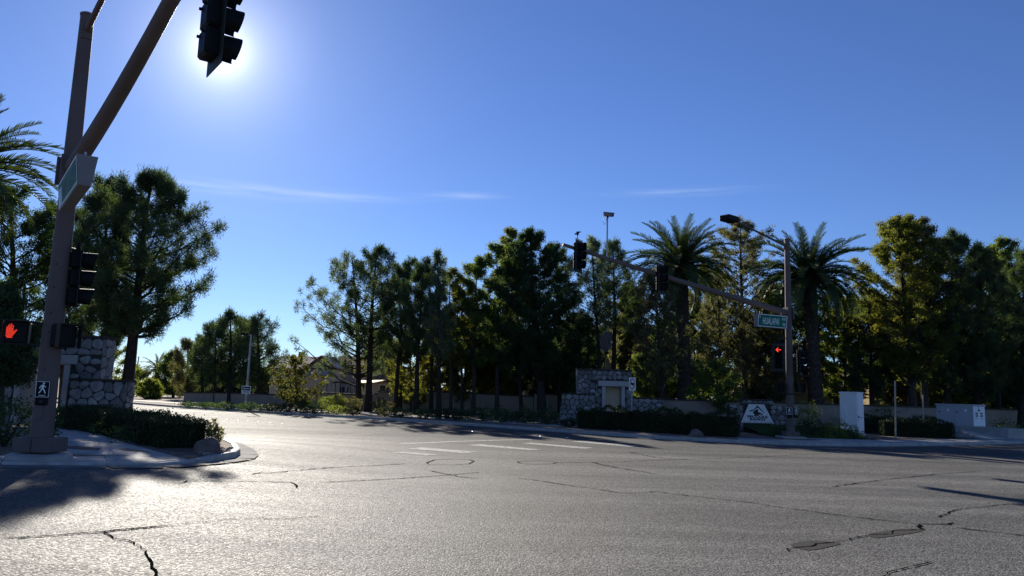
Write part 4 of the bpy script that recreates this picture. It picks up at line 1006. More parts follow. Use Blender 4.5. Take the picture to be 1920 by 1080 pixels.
def boulder(label, px, Y, wpx, hpx, zb, seed):
    b = at(px, 815, Y); R = random.Random(seed); bm = bmesh.new(); bmesh.ops.create_icosphere(bm, subdivisions=3, radius=1)
    w, h = wpx/FPX*Y/2, hpx/FPX*Y
    from mathutils import noise
    for v in bm.verts:
        k = 1+.28*noise.noise(v.co*1.3+Vector((seed, 0, 0)))+.1*noise.noise(v.co*3.5)
        zz = max(v.co.z, -.1); fl_ = 1-.18*max(zz, 0)**2
        v.co = Vector((v.co.x*w*1.08*k*fl_, v.co.y*w*.8*k*fl_, zz*h*1.0*k))
    me = bpy.data.meshes.new('boulder'); bm.to_mesh(me); bm.free()
    for p in me.polygons: p.use_smooth = True
    o = link_mesh('boulder', me, None, 'rock'); o.location = (b.x, Y, zb); tag(o, label, 'boulder', 'landscape boulders'); return o
boulder('reddish rounded boulder at the end of the clipped hedge', 391, 17.35, 52, 29, .34, 3)
boulder('pale boulder before the long hedge on the far kerb', 1304, 36.6, 26, 13, .14, 8)
boulder('small dark boulder at the right foot of the white cabinet', 1630, 38.6, 16, 9, .15, 9)

# ------------------------------------------------------------------ ranch sign
Ys = 44.0
sx = lambda px: X(px, Ys, 775)
rs = thing('monument_sign', 'low stone wall with white PECCOLE RANCH trapezoid panel on the lawn', 'sign', (sx(1420), Ys, .1))
zt1, zt2 = Zh(1420, 751, Ys), Zh(1380, 759, Ys)
wl_, wr_ = sx(1368), sx(1476); ml, mr_ = sx(1392), sx(1450)
MB().box(((wl_+ml)/2, Ys+.3, (.1+zt2)/2), (ml-wl_, .6, zt2-.1)).box(((wr_+mr_)/2, Ys+.3, (.1+zt2)/2), (wr_-mr_, .6, zt2-.1)).box(((ml+mr_)/2, Ys+.3, (.1+zt1)/2), (mr_-ml-.004, .62, zt1-.1)).build('wall', 'mortar', rs)
MB().box(((ml+mr_)/2, Ys+.3, zt1+.04), (mr_-ml+.1, .75, .08), bev=.015).build('cap', 'cap', rs)
pb0, pb1, pt0, pt1 = sx(1388), sx(1450), sx(1403), sx(1432); zb0, zb1 = Zh(1420, 793.5, Ys), Zh(1418, 758, Ys)
stone_field(rs, (wl_, Ys, .1), (1, 0, 0), (0, -1, 0), pb0-wl_+.15, zt2-.1, .29, 51)
stone_field(rs, (pb1-.15, Ys, .1), (1, 0, 0), (0, -1, 0), wr_-pb1+.15, zt2-.1, .29, 52)
stone_field(rs, (ml, Ys-.012, zb1), (1, 0, 0), (0, -1, 0), mr_-ml, zt1-zb1, .24, 53)
tp = [(pb0, Ys-.10, zb0), (pb1, Ys-.10, zb0), (pt1, Ys-.10, zb1), (pt0, Ys-.10, zb1)]
MB().prism([(pb0-.06, Ys-.08, zb0-.02), (pb1+.06, Ys-.08, zb0-.02), (pt1+.05, Ys-.08, zb1+.05), (pt0-.05, Ys-.08, zb1+.05)], (0, .09, 0)).build('panel_frame', 'ink', rs)
pn = MB().prism(tp, (0, .015, 0)).build('panel', 'signblue', rs)
pc = (pb0+pb1)/2; ph = zb1-zb0; pw = pb1-pb0
def sp(u, v, d=.104): return (pc+u*pw, Ys-d, zb0+v*ph)
MB().prism([sp(-.25, .62), sp(-.20, .68), sp(-.11, .71), sp(.0, .96), sp(.19, .60), sp(.185, .56), sp(.01, .82), sp(-.06, .74), sp(-.10, .66), sp(-.20, .60)], (0, .003, 0)).build('roof_emblem', 'inkgreen', pn)
MB().prism([sp(-.14, .56), sp(-.08, .66), sp(.0, .76), sp(.03, .70), sp(.01, .60), sp(.08, .56), sp(.13, .52), sp(.17, .46), sp(.15, .43), sp(.10, .47), sp(.05, .46), sp(.03, .40), sp(-.08, .40), sp(-.10, .48)], (0, .003, 0)).build('horse_emblem', 'ink', pn)
MB().prism([sp(-.04, .42, .107), sp(.06, .42, .107), sp(.03, .5, .107), sp(-.03, .5, .107)], (0, .002, 0)).build('emblem_mark', 'brownprint', pn)
text_mesh('PECCOLE', ph*.17, 'lettering', 'ink', pn, frame_m(sp(0, .335), (1, 0, 0), (0, 0, 1)), .003, xs=1.5, bold=.008)
text_mesh('RANCH', ph*.16, 'lettering', 'ink', pn, frame_m(sp(0, .20), (1, 0, 0), (0, 0, 1)), .003, xs=1.5, bold=.008)
gb = MB(); R = random.Random(3)
for k in range(26):
    u = -.44+.88*k/25+R.uniform(-.01, .01); h = R.uniform(.04, .13); gb.prism([sp(u-.008, .0), sp(u+.008, .0), sp(u+R.uniform(-.02, .02), h)], (0, .003, 0))
gb.build('grass_print', 'ink', pn)

# ------------------------------------------------------------------ signal poles
def arm_z(s, z0):
    if z0 > 6: return z0+.19*s+.001*s*s
    q = min(s, 5.2); z = z0+.22*q+.017*q*q
    return z+.32*(1-math.exp(-(s-q)/.8))
def signal_pole(label, b, d, top, z0, Larm, lum, ldir):
    d = Vector((d[0], d[1], 0)).normalized(); dl = Vector((ldir[0], ldir[1], 0)).normalized(); rzl = math.atan2(dl.y, dl.x)
    g = thing('signal_pole', label, 'signal pole', b, 'traffic signal poles')
    bx_, by_, bz = b
    MB().tube([(bx_, by_, bz+.28), (bx_, by_, bz+2), (bx_, by_, top)], [.195, .18, .125], 20).build('pole', 'pole', g, smooth=True)
    MB().tube([(bx_, by_, top), (bx_, by_, top+.04), (bx_, by_, top+.07)], [.135, .135, .08], 20).build('pole_cap', 'pole', g, smooth=True)
    # base: square cover in two halves on a concrete footing
    s = Vector((-d.y, d.x, 0)); rz = math.atan2(d.y, d.x)
    for sg in (-1, 1):
        c = Vector((bx_, by_, bz+.16))+Matrix.Rotation(0, 3, 'Z')@Vector((sg*.175, 0, 0))
        MB().box(c, (.344, .62, .27), bev=.02).build('base_cover', 'pole', g)
    pts = [Vector((bx_, by_, 0))+d*t+Vector((0, 0, arm_z(t, z0))) for t in np.linspace(.16, Larm, 14)]
    MB().tube(pts, list(np.linspace(.155, .075, 14)), 16).build('mast_arm', 'pole', g, smooth=True)
    MB().box(Vector((bx_, by_, z0))+d*.15, (.05, .42, .56), rz, bev=.01).build('arm_flange', 'pole', g)
    MB().box(Vector((bx_, by_, z0))-d*.15, (.06, .44, .56), rz, bev=.01).build('clamp_plate', 'pole', g)
    for sz in (-.22, .22):
        for sy in (-.17, .17):
            q = Vector((bx_, by_, z0+sz))+s*sy
            MB().tube([q-d*.22, q-d*.16], .024, 6).build('bolt', 'galv', g)
    zl0 = top-.35
    la = [Vector((bx_, by_, zl0))+dl*t+Vector((0, 0, .125*t)) for t in np.linspace(.1, lum, 8)]
    MB().tube(la, list(np.linspace(.06, .04, 8)), 10).build('lamp_arm', 'pole', g, smooth=True)
    MB().box(Vector((bx_, by_, zl0))+dl*.13, (.05, .2, .34), rzl, bev=.01).build('lamp_bracket', 'pole', g)
    e = la[-1]
    hd = MB().box(e+dl*.32+Vector((0, 0, -.02)), (.78, .52, .26), rzl, bev=.03).build('lamp_head', 'black', g)
    MB().box(e+dl*.32+Vector((0, 0, -.155)), (.6, .38, .012), rzl).build('lamp_lens', 'lensg', hd)
    # access cover and little conduit bolts
    MB().box((bx_+.02, by_-.185, bz+.75), (.13, .05, .26), bev=.01).build('hand_hole_cover', 'pole', g)
    for k, zz in enumerate((1.55, 2.25, 2.62, 3.1, 3.55)):
        MB().tube([(bx_+.03, by_-.20+.006*zz, bz+zz), (bx_+.03, by_-.15, bz+zz)], .012, 6).build('plug', 'black', g)
    return g, d, s, pts
LBx, LBy = -8.72, 14.9
LBz = zl(LBx, LBy)+.10
fo = MB().tube([(LBx, LBy, LBz-.3), (LBx, LBy, LBz-.03), (LBx, LBy, LBz)], [.62, .55, .48], 18).build('pole_footing', 'concrete', smooth=True); tag(fo, 'rough round concrete footing under the left signal pole', 'footing', 'concrete pole footings')
RBx, RBy = 13.45, 37.7
lp, ld, ls, lpts = signal_pole('near tan signal pole on the left corner with overhead mast arm', (LBx, LBy, LBz), (.669, -.743), 9.1, 5.88, 9.5, 5.0, (.63, -.78))
rp, rd, rs_, rpts = signal_pole('far tan signal pole beside the ranch sign with long mast arm', (RBx, RBy, .16), (-.95, -.30), 9.75, 6.1, 11.8, 4.6, (-.76, -.65))
fo = MB().box((RBx, RBy, .19), (1.1, 1.1, .1), bev=.02).build('pole_footing', 'concrete'); tag(fo, 'square concrete footing under the far signal pole', 'footing', 'concrete pole footings')

# ------------------------------------------------------------------ traffic lights (built facing -Y about their own centre, then copied)
def make_light():
    g = thing('traffic_light', 'x', 'traffic light', (0, 0, 0), 'traffic lights at the junction')
    for k in (-1, 0, 1):
        MB().box((0, .10, k*.355), (.34, .20, .345), bev=.03).build('signal_section', 'black', g, local=True)
        v = MB(); n = 14; A = []
        for ring, (rr_, y) in enumerate(((.155, 0.), (.163, -.26))):
            for j in range(n+1):
                a = math.radians(-62)+math.radians(304)*j/n; yy = y
                if ring == 1: yy = -.26+.07*(1-math.sin(a))/2*1.0
                A.append((math.cos(a)*rr_, yy, k*.355+math.sin(a)*rr_))
        Bv = [(x*.955, y, (z-k*.355)*.955+k*.355) for x, y, z in A]
        m_ = n+1
        F = [(j, j+1, m_+j+1, m_+j) for j in range(n)]+[(2*m_+j+1, 2*m_+j, 3*m_+j, 3*m_+j+1) for j in range(n)]+[(m_+j, m_+j+1, 3*m_+j+1, 3*m_+j) for j in range(n)]
        v.add(A+Bv, F).build('visor', 'black', g, smooth=True, local=True)
        MB().tube([(0, -.004, k*.355), (0, -.022, k*.355), (0, -.03, k*.355)], [.148, .13, .05], 18).build('lens', 'lensoff' if k == 1 else 'lensg', g, smooth=True, local=True)
        for sg in (-1, 1):
            MB().tube([(sg*.1, .205, k*.355+.1), (sg*.1, .235, k*.355+.1)], .02, 6).build('hinge_knob', 'black', g, local=True)
    bp = MB(); w, h, t = .30, .665, .12
    bp.box((0, .03, h-.07), (2*w, .012, .13)); bp.box((0, .03, -h+.07), (2*w, .012, .13)); bp.box((-w+.065, .03, 0), (.13, .012, 2*h-.262)); bp.box((w-.065, .03, 0), (.13, .012, 2*h-.262))
    bp.build('backplate', 'dgreen', g, local=True)
    MB().box((0, .022, h-.035), (2*w-.03, .004, .05)).build('sunlit_strip', 'rim', g, local=True)  # light strip stands in for sun coming through the plate's top edge
    MB().tube([(0, .1, .53), (0, .1, .70)], .035, 8).build('mount', 'black', g, local=True)
    return g
light0 = make_light()
def place_light(i, label, loc, face, sc=1.):
    o = light0 if i == 0 else copy_tree(light0)
    o.location = loc; o.rotation_euler.z = math.atan2(face[1], face[0])+math.pi/2
    o['label'] = label; o.scale = (sc,)*3; return o
def on_arm(b, d, s, z0, dz=-.0): p = Vector((b[0], b[1], 0))+d*s; p.z = arm_z(s, z0)+dz; return p
pN = on_arm((LBx, LBy), ld, 7.9, 5.88)
place_light(0, 'near overhead signal silhouetted against the sun, hanging from the left arm', (at(414, 36, pN.y).x, pN.y, at(414, 36, pN.y).z), (.80, .60))
q = at(151, 522, 15.1); place_light(1, 'side mounted signal on the left pole with visors facing right', q, (.86, .50))
q = at(1086, 481, on_arm((RBx, RBy), rd, 11.0, 6.1).y); place_light(2, 'signal at the tip of the far mast arm below a sensor', q+Vector((0, -.15, 0)), (.86, -.52), 1.14)
q = at(1239, 523, on_arm((RBx, RBy), rd, 7.0, 6.1).y); place_light(3, 'signal midway on the far mast arm before the first palm', q+Vector((0, -.2, 0)), (.86, -.52), 1.1)
q4 = at(1460, 670, 37.3); place_light(4, 'signal with lit red left arrow on the far pole', q4, (-.35, -.94))
q = at(1503, 678, 37.5); place_light(5, 'side mounted signal right of the far pole facing right', q, (.85, -.50))
# lit red arrow on that head
g4 = [o for o in bpy.data.objects if o.get('label') == 'signal with lit red left arrow on the far pole'][0]
ar = MB(); y_ = -.034
g4_strip = [o for o in g4.children if o.name.startswith('sunlit_strip')]
for o in g4_strip: bpy.data.objects.remove(o)
def seg(a, b, w=.028):
    a, b = Vector((a[0], y_, a[1])), Vector((b[0], y_, b[1])); t = (b-a).normalized(); s_ = Vector((-t.z, 0, t.x))*w/2
    ar.prism([a-s_, b-s_, b+s_, a+s_], (0, -.006, 0))
seg((-.10, .355), (.115, .355)); seg((-.115, .355), (-.01, .455)); seg((-.115, .355), (-.01, .255))
ar.build('red_arrow', 'red', g4, local=True)
# wide solid backplate of the arrow head
MB().box((0, .045, 0), (.62, .012, 1.50)).build('wide_backplate', 'black', g4, local=True)

# brackets carrying the side mounted heads
def bracket(label, A, B):
    o = MB().tube([A, B], .026, 8).build('signal_bracket', 'dgreen'); tag(o, label, 'bracket', 'pipe brackets on the signal poles'); return o
bracket('upper pipe bracket from left pole to its side signal', Vector((LBx, LBy, 0))+Vector((0, 0, at(125, 463, 15).z)), at(151, 471, 15.1))
bracket('lower pipe bracket from left pole to its side signal', Vector((LBx, LBy, 0))+Vector((0, 0, at(118, 570, 15).z)), at(148, 574, 15.1))
bracket('pipe bracket from far pole to the arrow signal', (RBx, RBy, at(1470, 634, 37.5).z), at(1460, 635, 37.4))
bracket('pipe bracket from far pole to its right hand signal', (RBx, RBy, at(1490, 650, 37.5).z), at(1503, 646, 37.5))
# hanger of the near overhead head
hz = at(414, 36, pN.y).z+.66
hg = MB().tube([(at(414, 36, pN.y).x, pN.y, hz-.1), (pN.x, pN.y, arm_z(7.9, 5.88)-.05)], .04, 8).build('signal_bracket', 'dgreen'); tag(hg, 'short drop pipe under the near mast arm above the sunlit signal', 'bracket', 'pipe brackets on the signal poles')

# ------------------------------------------------------------------ pedestrian signals
HAND = [(-.05, -.12), (.045, -.12), (.06, -.06), (.125, .02), (.14, .07), (.115, .075), (.06, .03), (.062, .15), (.045, .16), (.035, .155), (.03, .06), (.022, .18), (.005, .19), (-.008, .18), (-.012, .06), (-.02, .165), (-.035, .172), (-.05, .16), (-.05, .05), (-.058, .12), (-.075, .125), (-.085, .11), (-.085, -.04)]
def inside(x, y, P):
    c = False
    for (x0, y0), (x1, y1) in zip(P, P[1:]+P[:1]):
        if (y0 > y) != (y1 > y) and x < (x1-x0)*(y-y0)/(y1-y0)+x0: c = not c
    return c
def make_ped():
    g = thing('pedestrian_signal', 'x', 'pedestrian signal', (0, 0, 0), 'pedestrian signals at the crossings')
    MB().box((0, .1, 0), (.44, .2, .44), bev=.04).build('housing', 'black', g, local=True)
    f = MB()
    for (c, s_) in (((0, -.09, .215), (.45, .19, .012)), ((-.22, -.05, .0), (.012, .11, .42)), ((.22, -.05, .0), (.012, .11, .42)), ((0, -.03, -.215), (.45, .06, .012))): f.box(c, s_)
    f.build('hood', 'dgreen', g, local=True)
    MB().box((0, -.005, 0), (.37, .008, .37), bev=.003).build('screen', 'lensg', g, local=True)
    return g
ped0 = make_ped()
def place_ped(i, label, loc, face):
    o = ped0 if i == 0 else copy_tree(ped0); o.location = loc; o.rotation_euler.z = math.atan2(face[1], face[0])+math.pi/2; o['label'] = label; return o
pl = place_ped(0, 'pedestrian signal showing a red hand at the left edge', at(30, 623, 14.75), (.38, -.92))
place_ped(1, 'dark pedestrian signal tucked right of the left pole', at(126, 630, 14.75), (.90, -.43))
place_ped(2, 'dark pedestrian signal left of the far pole', at(1465, 727, 37.4), (-.6, -.8))
place_ped(3, 'dark pedestrian signal right of the far pole', at(1502, 727, 37.5), (.5, -.86))
led = MB()
for i in range(-14, 22):
    for j in range(-14, 22):
        x, z = i*.0155+(.0078 if j % 2 else 0), j*.0135
        if inside(x*1.22, z*1.12, HAND):
            led.tube([(x-.095, -.010, z-.01), (x-.095, -.017, z-.01)], [.0052, .004], 5)
led.build('red_hand', 'red', pl, local=True)
for lab, pa, pb_ in (('upper pipe bracket holding the red hand signal', (30, 601, 14.8), (76, 606, 14.9)), ('lower pipe bracket holding the red hand signal', (28, 644, 14.8), (74, 648, 14.9)),
                     ('lower pipe bracket from left pole to the dark signal', (100, 650, 14.9), (124, 652, 14.8))):
    bracket(lab, at(*pa), at(*pb_))
bracket('pipe bracket under the two far pedestrian signals', at(1460, 738.5, 37.5), at(1508, 739, 37.5))

# ------------------------------------------------------------------ push buttons with walking figure plates
def ell(cx, cz, r_, n=10): return [(cx+r_*math.cos(2*math.pi*k/n), cz+r_*math.sin(2*math.pi*k/n)) for k in range(n)]
FIG = [ell(.012, .083, .016),
       [(-.012, .06), (.016, .063), (.026, .045), (.05, .025), (.044, .016), (.02, .03), (.016, .0), (.034, -.025), (.05, -.075), (.036, -.08), (.018, -.03), (-.002, -.012), (-.018, -.045), (-.04, -.078), (-.054, -.072), (-.03, -.035), (-.016, .0), (-.012, .035), (-.03, .022), (-.034, -.006), (-.045, -.004), (-.042, .03)]]
def button_unit(label, loc, face, s=1.0):
    loc = Vector(loc)
    g = thing('push_button', label, 'push button', loc, 'pedestrian push buttons')
    a = math.atan2(face[1], face[0])+math.pi/2; Rm = Matrix.Rotation(a, 3, 'Z')
    T = lambda x, y, z: loc+Rm@Vector((x*s, y*s, z*s))
    MB().box(T(0, .03, -.17), (.21*s, .09*s, .14*s), R=Rm, bev=.02*s).build('button_housing', 'black', g)
    MB().tube([T(0, -.01, -.175), T(0, -.03, -.175)], .03*s, 12).build('button', 'dgreen', g)
    p = MB().box(T(0, .012, .05), (.24*s, .02*s, .30*s), R=Rm, bev=.006).build('plate', 'black', g)
    fr_ = MB()
    for (c, q) in (((0, 0, .192), (.215, .006, .008)), ((0, 0, -.092), (.215, .006, .008)), ((-.108, 0, .05), (.008, .006, .276)), ((.108, 0, .05), (.008, .006, .276)), ((0, 0, -.062), (.11, .006, .010))):
        fr_.box(T(*c), [v*s for v in q], R=Rm)
    fr_.build('border', 'letter', p)
    f = MB()
    for P in FIG: f.prism([T(x*1.15, -.001, z*1.15+.065) for x, z in P], Rm@Vector((0, .004*s, 0)))
    f.build('walking_figure', 'letter', p)
    return g
button_unit('push button with white walking figure on the near left pole', at(79, 735, 14.66), (.36, -.93))
button_unit('push button with walking figure on the front of the far pole', at(1480, 773, 37.45), (-.3, -.95), 1.1)
button_unit('push button on the right flank of the far pole', at(1493, 773, 37.55), (.6, -.8), 1.1)

# ------------------------------------------------------------------ street name signs
def name_sign(label, c, d, nrm_, L, H, green=True):
    """double sided lit box hanging under the arm: wider at the top; d runs left to right as read"""
    c = Vector(c); d = Vector((d[0], d[1], 0)).normalized(); nn = Vector((nrm_[0], nrm_[1], 0)).normalized()
    g = thing('street_name_sign', label, 'street sign', c, 'illuminated street name signs')
    tw, bw = .155, .095
    E = lambda u, v, w: c+d*u+Vector((0, 0, v))+nn*w
    prof = [(-bw, -H/2), (bw, -H/2), (tw, H/2), (-tw, H/2)]
    MB().prism([E(-L/2, v, w) for w, v in prof], d*L).build('sign_box', 'greymetal', g)
    def F(u, v, e=.006):      # point on the viewer's face
        w = bw+(tw-bw)*(v+H/2)/H
        return E(u, v, w+e)
    fp = MB().prism([F(-L/2+.05, -H/2+.04), F(L/2-.05, -H/2+.04), F(L/2-.05, H/2-.04), F(-L/2+.05, H/2-.04)], -nn*.005).build('face', 'signgreen', g)
    b = MB()
    for (u0, u1, v0, v1) in ((-L/2+.03, L/2-.03, H/2-.05, H/2-.025), (-L/2+.03, L/2-.03, -H/2+.025, -H/2+.05), (-L/2+.03, -L/2+.055, -H/2+.05, H/2-.05), (L/2-.055, L/2-.03, -H/2+.05, H/2-.05)):
        b.prism([F(u0, v0, .012), F(u1, v0, .012), F(u1, v1, .012), F(u0, v1, .012)], -nn*.005)
    b.build('border', 'letter', g)
    up = (F(0, H/2)-F(0, -H/2)).normalized()
    for u in (-L*.36, L*.36):
        MB().tube([E(u, H/2, 0), E(u, H/2+.14, 0)], .022, 6).build('hanger', 'galv', g)
    return g, F, d, up
cR = Vector((RBx, RBy, 0))+Vector((-.90, -.43, 0))*1.22; cR.z = at(1441, 603, cR.y).z
g, F, d, up = name_sign('green HUALAPAI WAY street sign beside the far pole', cR-Vector((0, .16, 0)), (.90, .43), (.43, -.90), 1.86, .62)
fc = [o for o in g.children if o.name.startswith('face')][0]
text_mesh('HUALAPAI', .46, 'lettering', 'letter', fc, frame_m(F(-.10, -.03, .012), d, up), .002, xs=.48)
text_mesh('S', .16, 'lettering', 'letter', fc, frame_m(F(-.80, .15, .012), d, up), .002)
text_mesh('WAY', .21, 'lettering', 'letter', fc, frame_m(F(.70, .12, .012), d, up), .002, xs=.52)
text_mesh('1700', .21, 'lettering', 'letter', fc, frame_m(F(.70, -.13, .012), d, up), .002, xs=.52)
cL = Vector((-7.70, 13.36, 5.20))
g, F, d, up = name_sign('green street sign seen edge on under the near mast arm', cL, (.582, -.813), (-.813, -.582), 2.55, .50)
fc = [o for o in g.children if o.name.startswith('face')][0]
MB().prism([F(-1.20, -.19, .012), F(-.72, -.19, .012), F(-.72, .12, .012), F(-1.20, .12, .012)], Vector((.78, .63, 0))*.003).build('printed_panel', 'panelblue', fc)
ml_ = MB(); R = random.Random(2)
u = -.62
while u < 1.1:                       # lettering too oblique to read: upright strokes only
    h0, h1 = (-.13, .15)
    ml_.prism([F(u, h0, .012), F(u+.035, h0, .012), F(u+.035, h1, .012), F(u, h1, .012)], Vector((.78, .63, 0))*.003); u += R.choice((.10, .13, .17))
ml_.build('lettering', 'letterdim', fc)

# ------------------------------------------------------------------ camera mast and sensor on the far arm
cm_ = on_arm((RBx, RBy), rd, 9.65, 6.1); ctop = at(1143, 408, cm_.y)
cmg = thing('traffic_camera', 'detection camera on a thin mast above the far arm', 'camera', cm_)
MB().tube([cm_, Vector((cm_.x, cm_.y, ctop.z))], [.04, .03], 8).build('mast', 'galv', cmg)
cb_ = Vector((cm_.x, cm_.y, ctop.z+.10))
MB().box(cb_+Vector((.03, 0, .03)), (.42, .15, .15), R=Matrix.Rotation(math.radians(8), 3, 'Y') @ Matrix.Rotation(-.3, 3, 'Z'), bev=.03).build('camera_body', 'greymetal', cmg)
MB().box(cb_+Vector((.06, 0, .115)), (.50, .19, .02), R=Matrix.Rotation(math.radians(8), 3, 'Y') @ Matrix.Rotation(-.3, 3, 'Z')).build('sun_shield', 'greymetal', cmg)
MB().tube([cb_+Vector((.22, -.07, -.01)), cb_+Vector((.27, -.085, -.02))], .06, 10).build('camera_lens', 'black', cmg)
MB().box(cb_+Vector((0, 0, -.08)), (.10, .08, .10)).build('bracket', 'black', cmg)
MB().tube([cb_+Vector((-.12, 0, -.03)), cb_+Vector((-.2, 0, -.28)), cb_+Vector((-.12, 0, -.42)), cb_+Vector((-.02, 0, -.36)), cb_+Vector((-.05, 0, -.12))], .010, 5).build('cable', 'black', cmg)
es = at(1083, 437, on_arm((RBx, RBy), rd, 11.0, 6.1).y)
eg = thing('signal_sensor', 'small two eyed sensor standing on the arm tip signal', 'sensor', es-Vector((0, 0, .25)))
MB().tube([es-Vector((0, 0, .28)), es-Vector((0, 0, .02))], .02, 6).build('stem', 'black', eg)
MB().tube([es-Vector((0, 0, .08)), es+Vector((0, 0, .06))], .06, 10).build('body', 'black', eg)
MB().tube([es+Vector((-.01, 0, .03)), es+Vector((.13, -.04, .05))], [.035, .03], 8).build('eye', 'black', eg)
MB().tube([es+Vector((0, 0, -.05)), es+Vector((-.13, .04, -.03))], [.035, .03], 8).build('eye', 'black', eg)

# ------------------------------------------------------------------ cabinets on the right
Yc = 42.0
a, b = at(1583, 800, Yc), at(1626, 800, Yc-.2); zb = .18; ztop = Zh(1605, 735, Yc)
cg = thing('signal_cabinet', 'tall white signal cabinet standing beside the far pole', 'cabinet', ((a.x+b.x)/2, Yc, zb))
ang = math.radians(-38); Rm = Matrix.Rotation(ang, 3, 'Z'); cc = Vector(((a.x+b.x)/2, Yc+.35, 0)); hh = ztop-zb
# seen over its corner: narrow left flank and front door
wA, wB = .98, .64
Rm = Matrix.Rotation(math.radians(36), 3, 'Z')
L3 = lambda x, y, z: cc+Rm@Vector((x, y, 0))+Vector((0, 0, z))
MB().box(L3(0, 0, zb+.06), (wB+.1, wA+.1, .24), R=Rm, bev=.02).build('plinth', 'concrete', cg)
MB().box(L3(0, 0, zb+.18+(hh-.26)/2), (wB, wA, hh-.26), R=Rm, bev=.012).build('body', 'cabinet', cg)
MB().box(L3(0, 0, ztop-.04), (wB+.06, wA+.06, .08), R=Rm, bev=.012).build('lid', 'cabinet', cg)
dr = MB().box(L3(0.02, -wA/2-.012, zb+.22+(hh-.42)/2), (wB-.07, .024, hh-.42), R=Rm, bev=.005).build('door', 'cabinet', cg)
MB().box(L3(-wB/2+.10, -wA/2-.04, zb+1.0), (.03, .05, .14), R=Rm).build('handle', 'seam', dr)
MB().box(L3(-wB/2+.10, -wA/2-.03, zb+.82), (.04, .02, .04), R=Rm).build('lock', 'seam', dr)
MB().box(L3(.06, -wA/2-.028, zb+.98), (.2, .004, .03), R=Rm).build('door_mark', 'seam', dr)
MB().box(L3(-wB/2-.06, .2, zb+.75), (.12, .3, 1.25), R=Rm, bev=.01).build('meter_box', 'cabinet', cg)

Yt = 47.0
tg = thing('utility_cabinet', 'low grey two door utility cabinet on a concrete pad', 'cabinet', (X(1812, Yt), Yt, .2))
x0, x1, x2 = X(1773, Yt, 780), X(1833, Yt, 780), X(1853, Yt, 780); z1 = Zh(1810, 761, Yt); z0 = Zh(1810, 799, Yt)
fd = Vector((.5, -.866, 0)); fl = 2.2; sd_ = Vector((-fd.y, fd.x, 0)); o0 = Vector((x0, Yt+1.0, 0)); wS = 1.25
def T3(u, v, z): return o0+fd*u+sd_*v+Vector((0, 0, z))
def tbox(nm, mt, u0, u1, v0, v1, za, zc, par): return MB().prism([T3(u0, v0, za), T3(u1, v0, za), T3(u1, v1, za), T3(u0, v1, za)], (0, 0, zc-za)).build(nm, mt, par)
tbox('concrete_pad', 'concrete', -.3, fl+2.1, -.35, wS+.4, .1, z0-.004, tg)
tbox('body', 'cabinet2', 0, fl, 0, wS, z0, z1, tg)
tbox('lid', 'cabinet2', -.05, fl+.05, -.05, wS+.05, z1+.002, z1+.09, tg)
for (u0, u1) in ((.06, fl/2-.015), (fl/2+.015, fl-.06)):
    dd = tbox('door', 'cabinet2', u0, u1, -.022, -.002, z0+.08, z1-.06, tg)
    tbox('door_sticker', 'white', (u0+u1)/2+.1, (u0+u1)/2+.24, -.026, -.023, z1-.34, z1-.2, dd)
    tbox('lock', 'seam', u0+.12, u0+.2, -.034, -.023, z1-.42, z1-.34, dd)
en = MB().prism([T3(fl+.002, .04, z0+.05), T3(fl+.002, wS-.04, z0+.05), T3(fl+.002, wS-.04, z1-.03), T3(fl+.002, .04, z1-.03)], fd*.02).build('end_panel', 'white', tg)
for (v0, zz, w_, h_) in ((.55, z1-.24, .05, .22), (.48, z1-.30, .24, .08), (.22, z0+.72, .26, .09), (.22, z0+.58, .26, .09), (.72, z0+.72, .26, .09), (.72, z0+.58, .26, .09), (.2, z0+.45, .3, .02), (.7, z0+.45, .3, .02)):
    MB().prism([T3(fl+.024, v0, zz), T3(fl+.024, v0+w_, zz), T3(fl+.024, v0+w_, zz+h_), T3(fl+.024, v0, zz+h_)], fd*.003).build('printed_mark', 'seam', en)
# sloping concrete apron in front of the pad
ap = [at(1800, 806, 46), at(1868, 803, 46.5), at(1905, 822, 44.3), at(1840, 824, 44)]
apm = MB().add([(X(1793, 45.6), 45.6, .16), (X(1868, 46.2), 46.2, .55), (X(1906, 43.9), 43.9, .17), (X(1838, 43.3), 43.3, .165), (X(1800, 45.9), 45.9, .55)], [(0, 3, 4), (3, 2, 1, 4)]).build('concrete_apron', 'concrete'); apm['kind'] = 'structure'
# bare stakes
for (px, Y, y0, y1, lab) in ((1679, 42.5, 809, 714, 'taller thin pale stake left of the grey utility cabinet'), (1731, 45.5, 796, 740, 'shorter thin pale stake before the thick trunks')):
    a = at(px, y0, Y); b_ = at(px-1, y1, Y); a.z = .05
    o = MB().tube([a, b_], .045, 6).build('stake', 'wood'); tag(o, lab, 'stake', 'bare sign stakes')

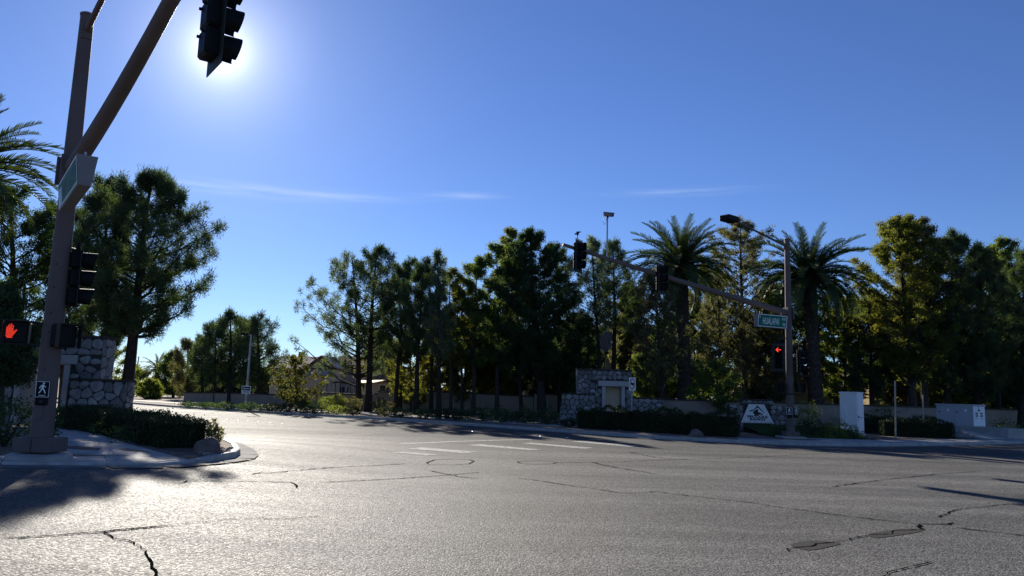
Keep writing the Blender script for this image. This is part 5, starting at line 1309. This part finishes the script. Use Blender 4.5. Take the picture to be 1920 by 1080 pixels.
# ------------------------------------------------------------------ no trucks sign, far lamp, lane sign
Yn = 41.5
n0 = at(1186, 720, Yn)
ng = thing('road_sign', 'square white prohibition sign with black circle beside the gateway', 'road sign', (n0.x, Yn, .13))
MB().tube([(n0.x-.06, Yn+.02, .1), (n0.x, Yn+.02, n0.z+.3)], .028, 8).build('post', 'galv', ng)
nd = Vector((.50, -.30, 0)).normalized(); nb = Vector((nd.y, -nd.x, 0))
NF = lambda u, v, e=0.: n0+nd*u+Vector((0, 0, v))+nb*(.03+e)
pz = MB().prism([NF(-.19, -.34), NF(.19, -.34), NF(.19, .34), NF(-.19, .34)], nb*-.006).build('plate', 'white', ng)
rg = MB(); n = 28
for k in range(n):
    a0, a1 = 2*math.pi*k/n, 2*math.pi*(k+1)/n
    f_ = lambda a, r_: NF(.155*math.cos(a)*r_, .29*math.sin(a)*r_, .004)
    rg.add([f_(a0, .82), f_(a1, .82), f_(a1, 1), f_(a0, 1)], [(0, 1, 2, 3)])
rg.build('ring', 'ink', pz)
MB().prism([NF(-.10, .06, .004), NF(.09, .06, .004), NF(.11, .0, .004), NF(.10, -.06, .004), NF(.03, -.06, .004), NF(.06, -.14, .004), NF(.0, -.06, .004), NF(-.09, -.04, .004)], nb*-.002).build('pictogram', 'ink', pz)
MB().prism([NF(-.11, .19, .006), NF(-.085, .205, .006), NF(.115, -.18, .006), NF(.09, -.195, .006)], nb*-.001).build('slash', 'ink', pz)

Yp = 62.
p0, p1 = at(461, 757, Yp), at(467, 627, Yp)
sg_ = thing('street_lamp', 'slender grey street lamp before the far pine cluster', 'street lamp', (p0.x, Yp, .13))
MB().tube([(p0.x, Yp, .1), (p0.x+.01, Yp, 3), (p0.x+.02, Yp, p1.z)], [.10, .085, .06], 10).build('pole', 'galv', sg_, smooth=True)
MB().tube([(p0.x, Yp, p1.z-.1), (p0.x-.35, Yp, p1.z+.02)], .035, 6).build('arm', 'galv', sg_)
MB().box((p0.x-.5, Yp, p1.z+.02), (.62, .3, .14), bev=.03).build('lamp_head', 'black', sg_)
q = at(461.5, 731, Yp-.15)
lg = thing('road_sign', 'small white arrow sign strapped to the far street lamp', 'road sign', q)
MB().box(q, (.72, .02, .62), bev=.008).build('plate', 'white', lg)
MB().box(q+Vector((0, -.013, .10)), (.60, .004, .28)).build('dark_field', 'ink', lg)
MB().prism([q+Vector(v) for v in ((-.24, -.018, .10), (-.12, -.018, .18), (-.12, -.018, .13), (.22, -.018, .13), (.22, -.018, .07), (-.12, -.018, .07), (-.12, -.018, .02))], (0, .002, 0)).build('arrow', 'white', lg)
MB().box(q+Vector((0, -.013, -.16)), (.5, .004, .05)).build('word_bar', 'ink', lg)
# distant light pole past the stone wing
q0, q1 = at(250, 745, 95), at(253, 668, 95)
o = MB().tube([(q0.x, 95, .1), (q0.x+.2, 95, q1.z)], [.12, .07], 8).build('light_pole', 'galv'); tag(o, 'distant grey light pole past the stone wing wall', 'pole')
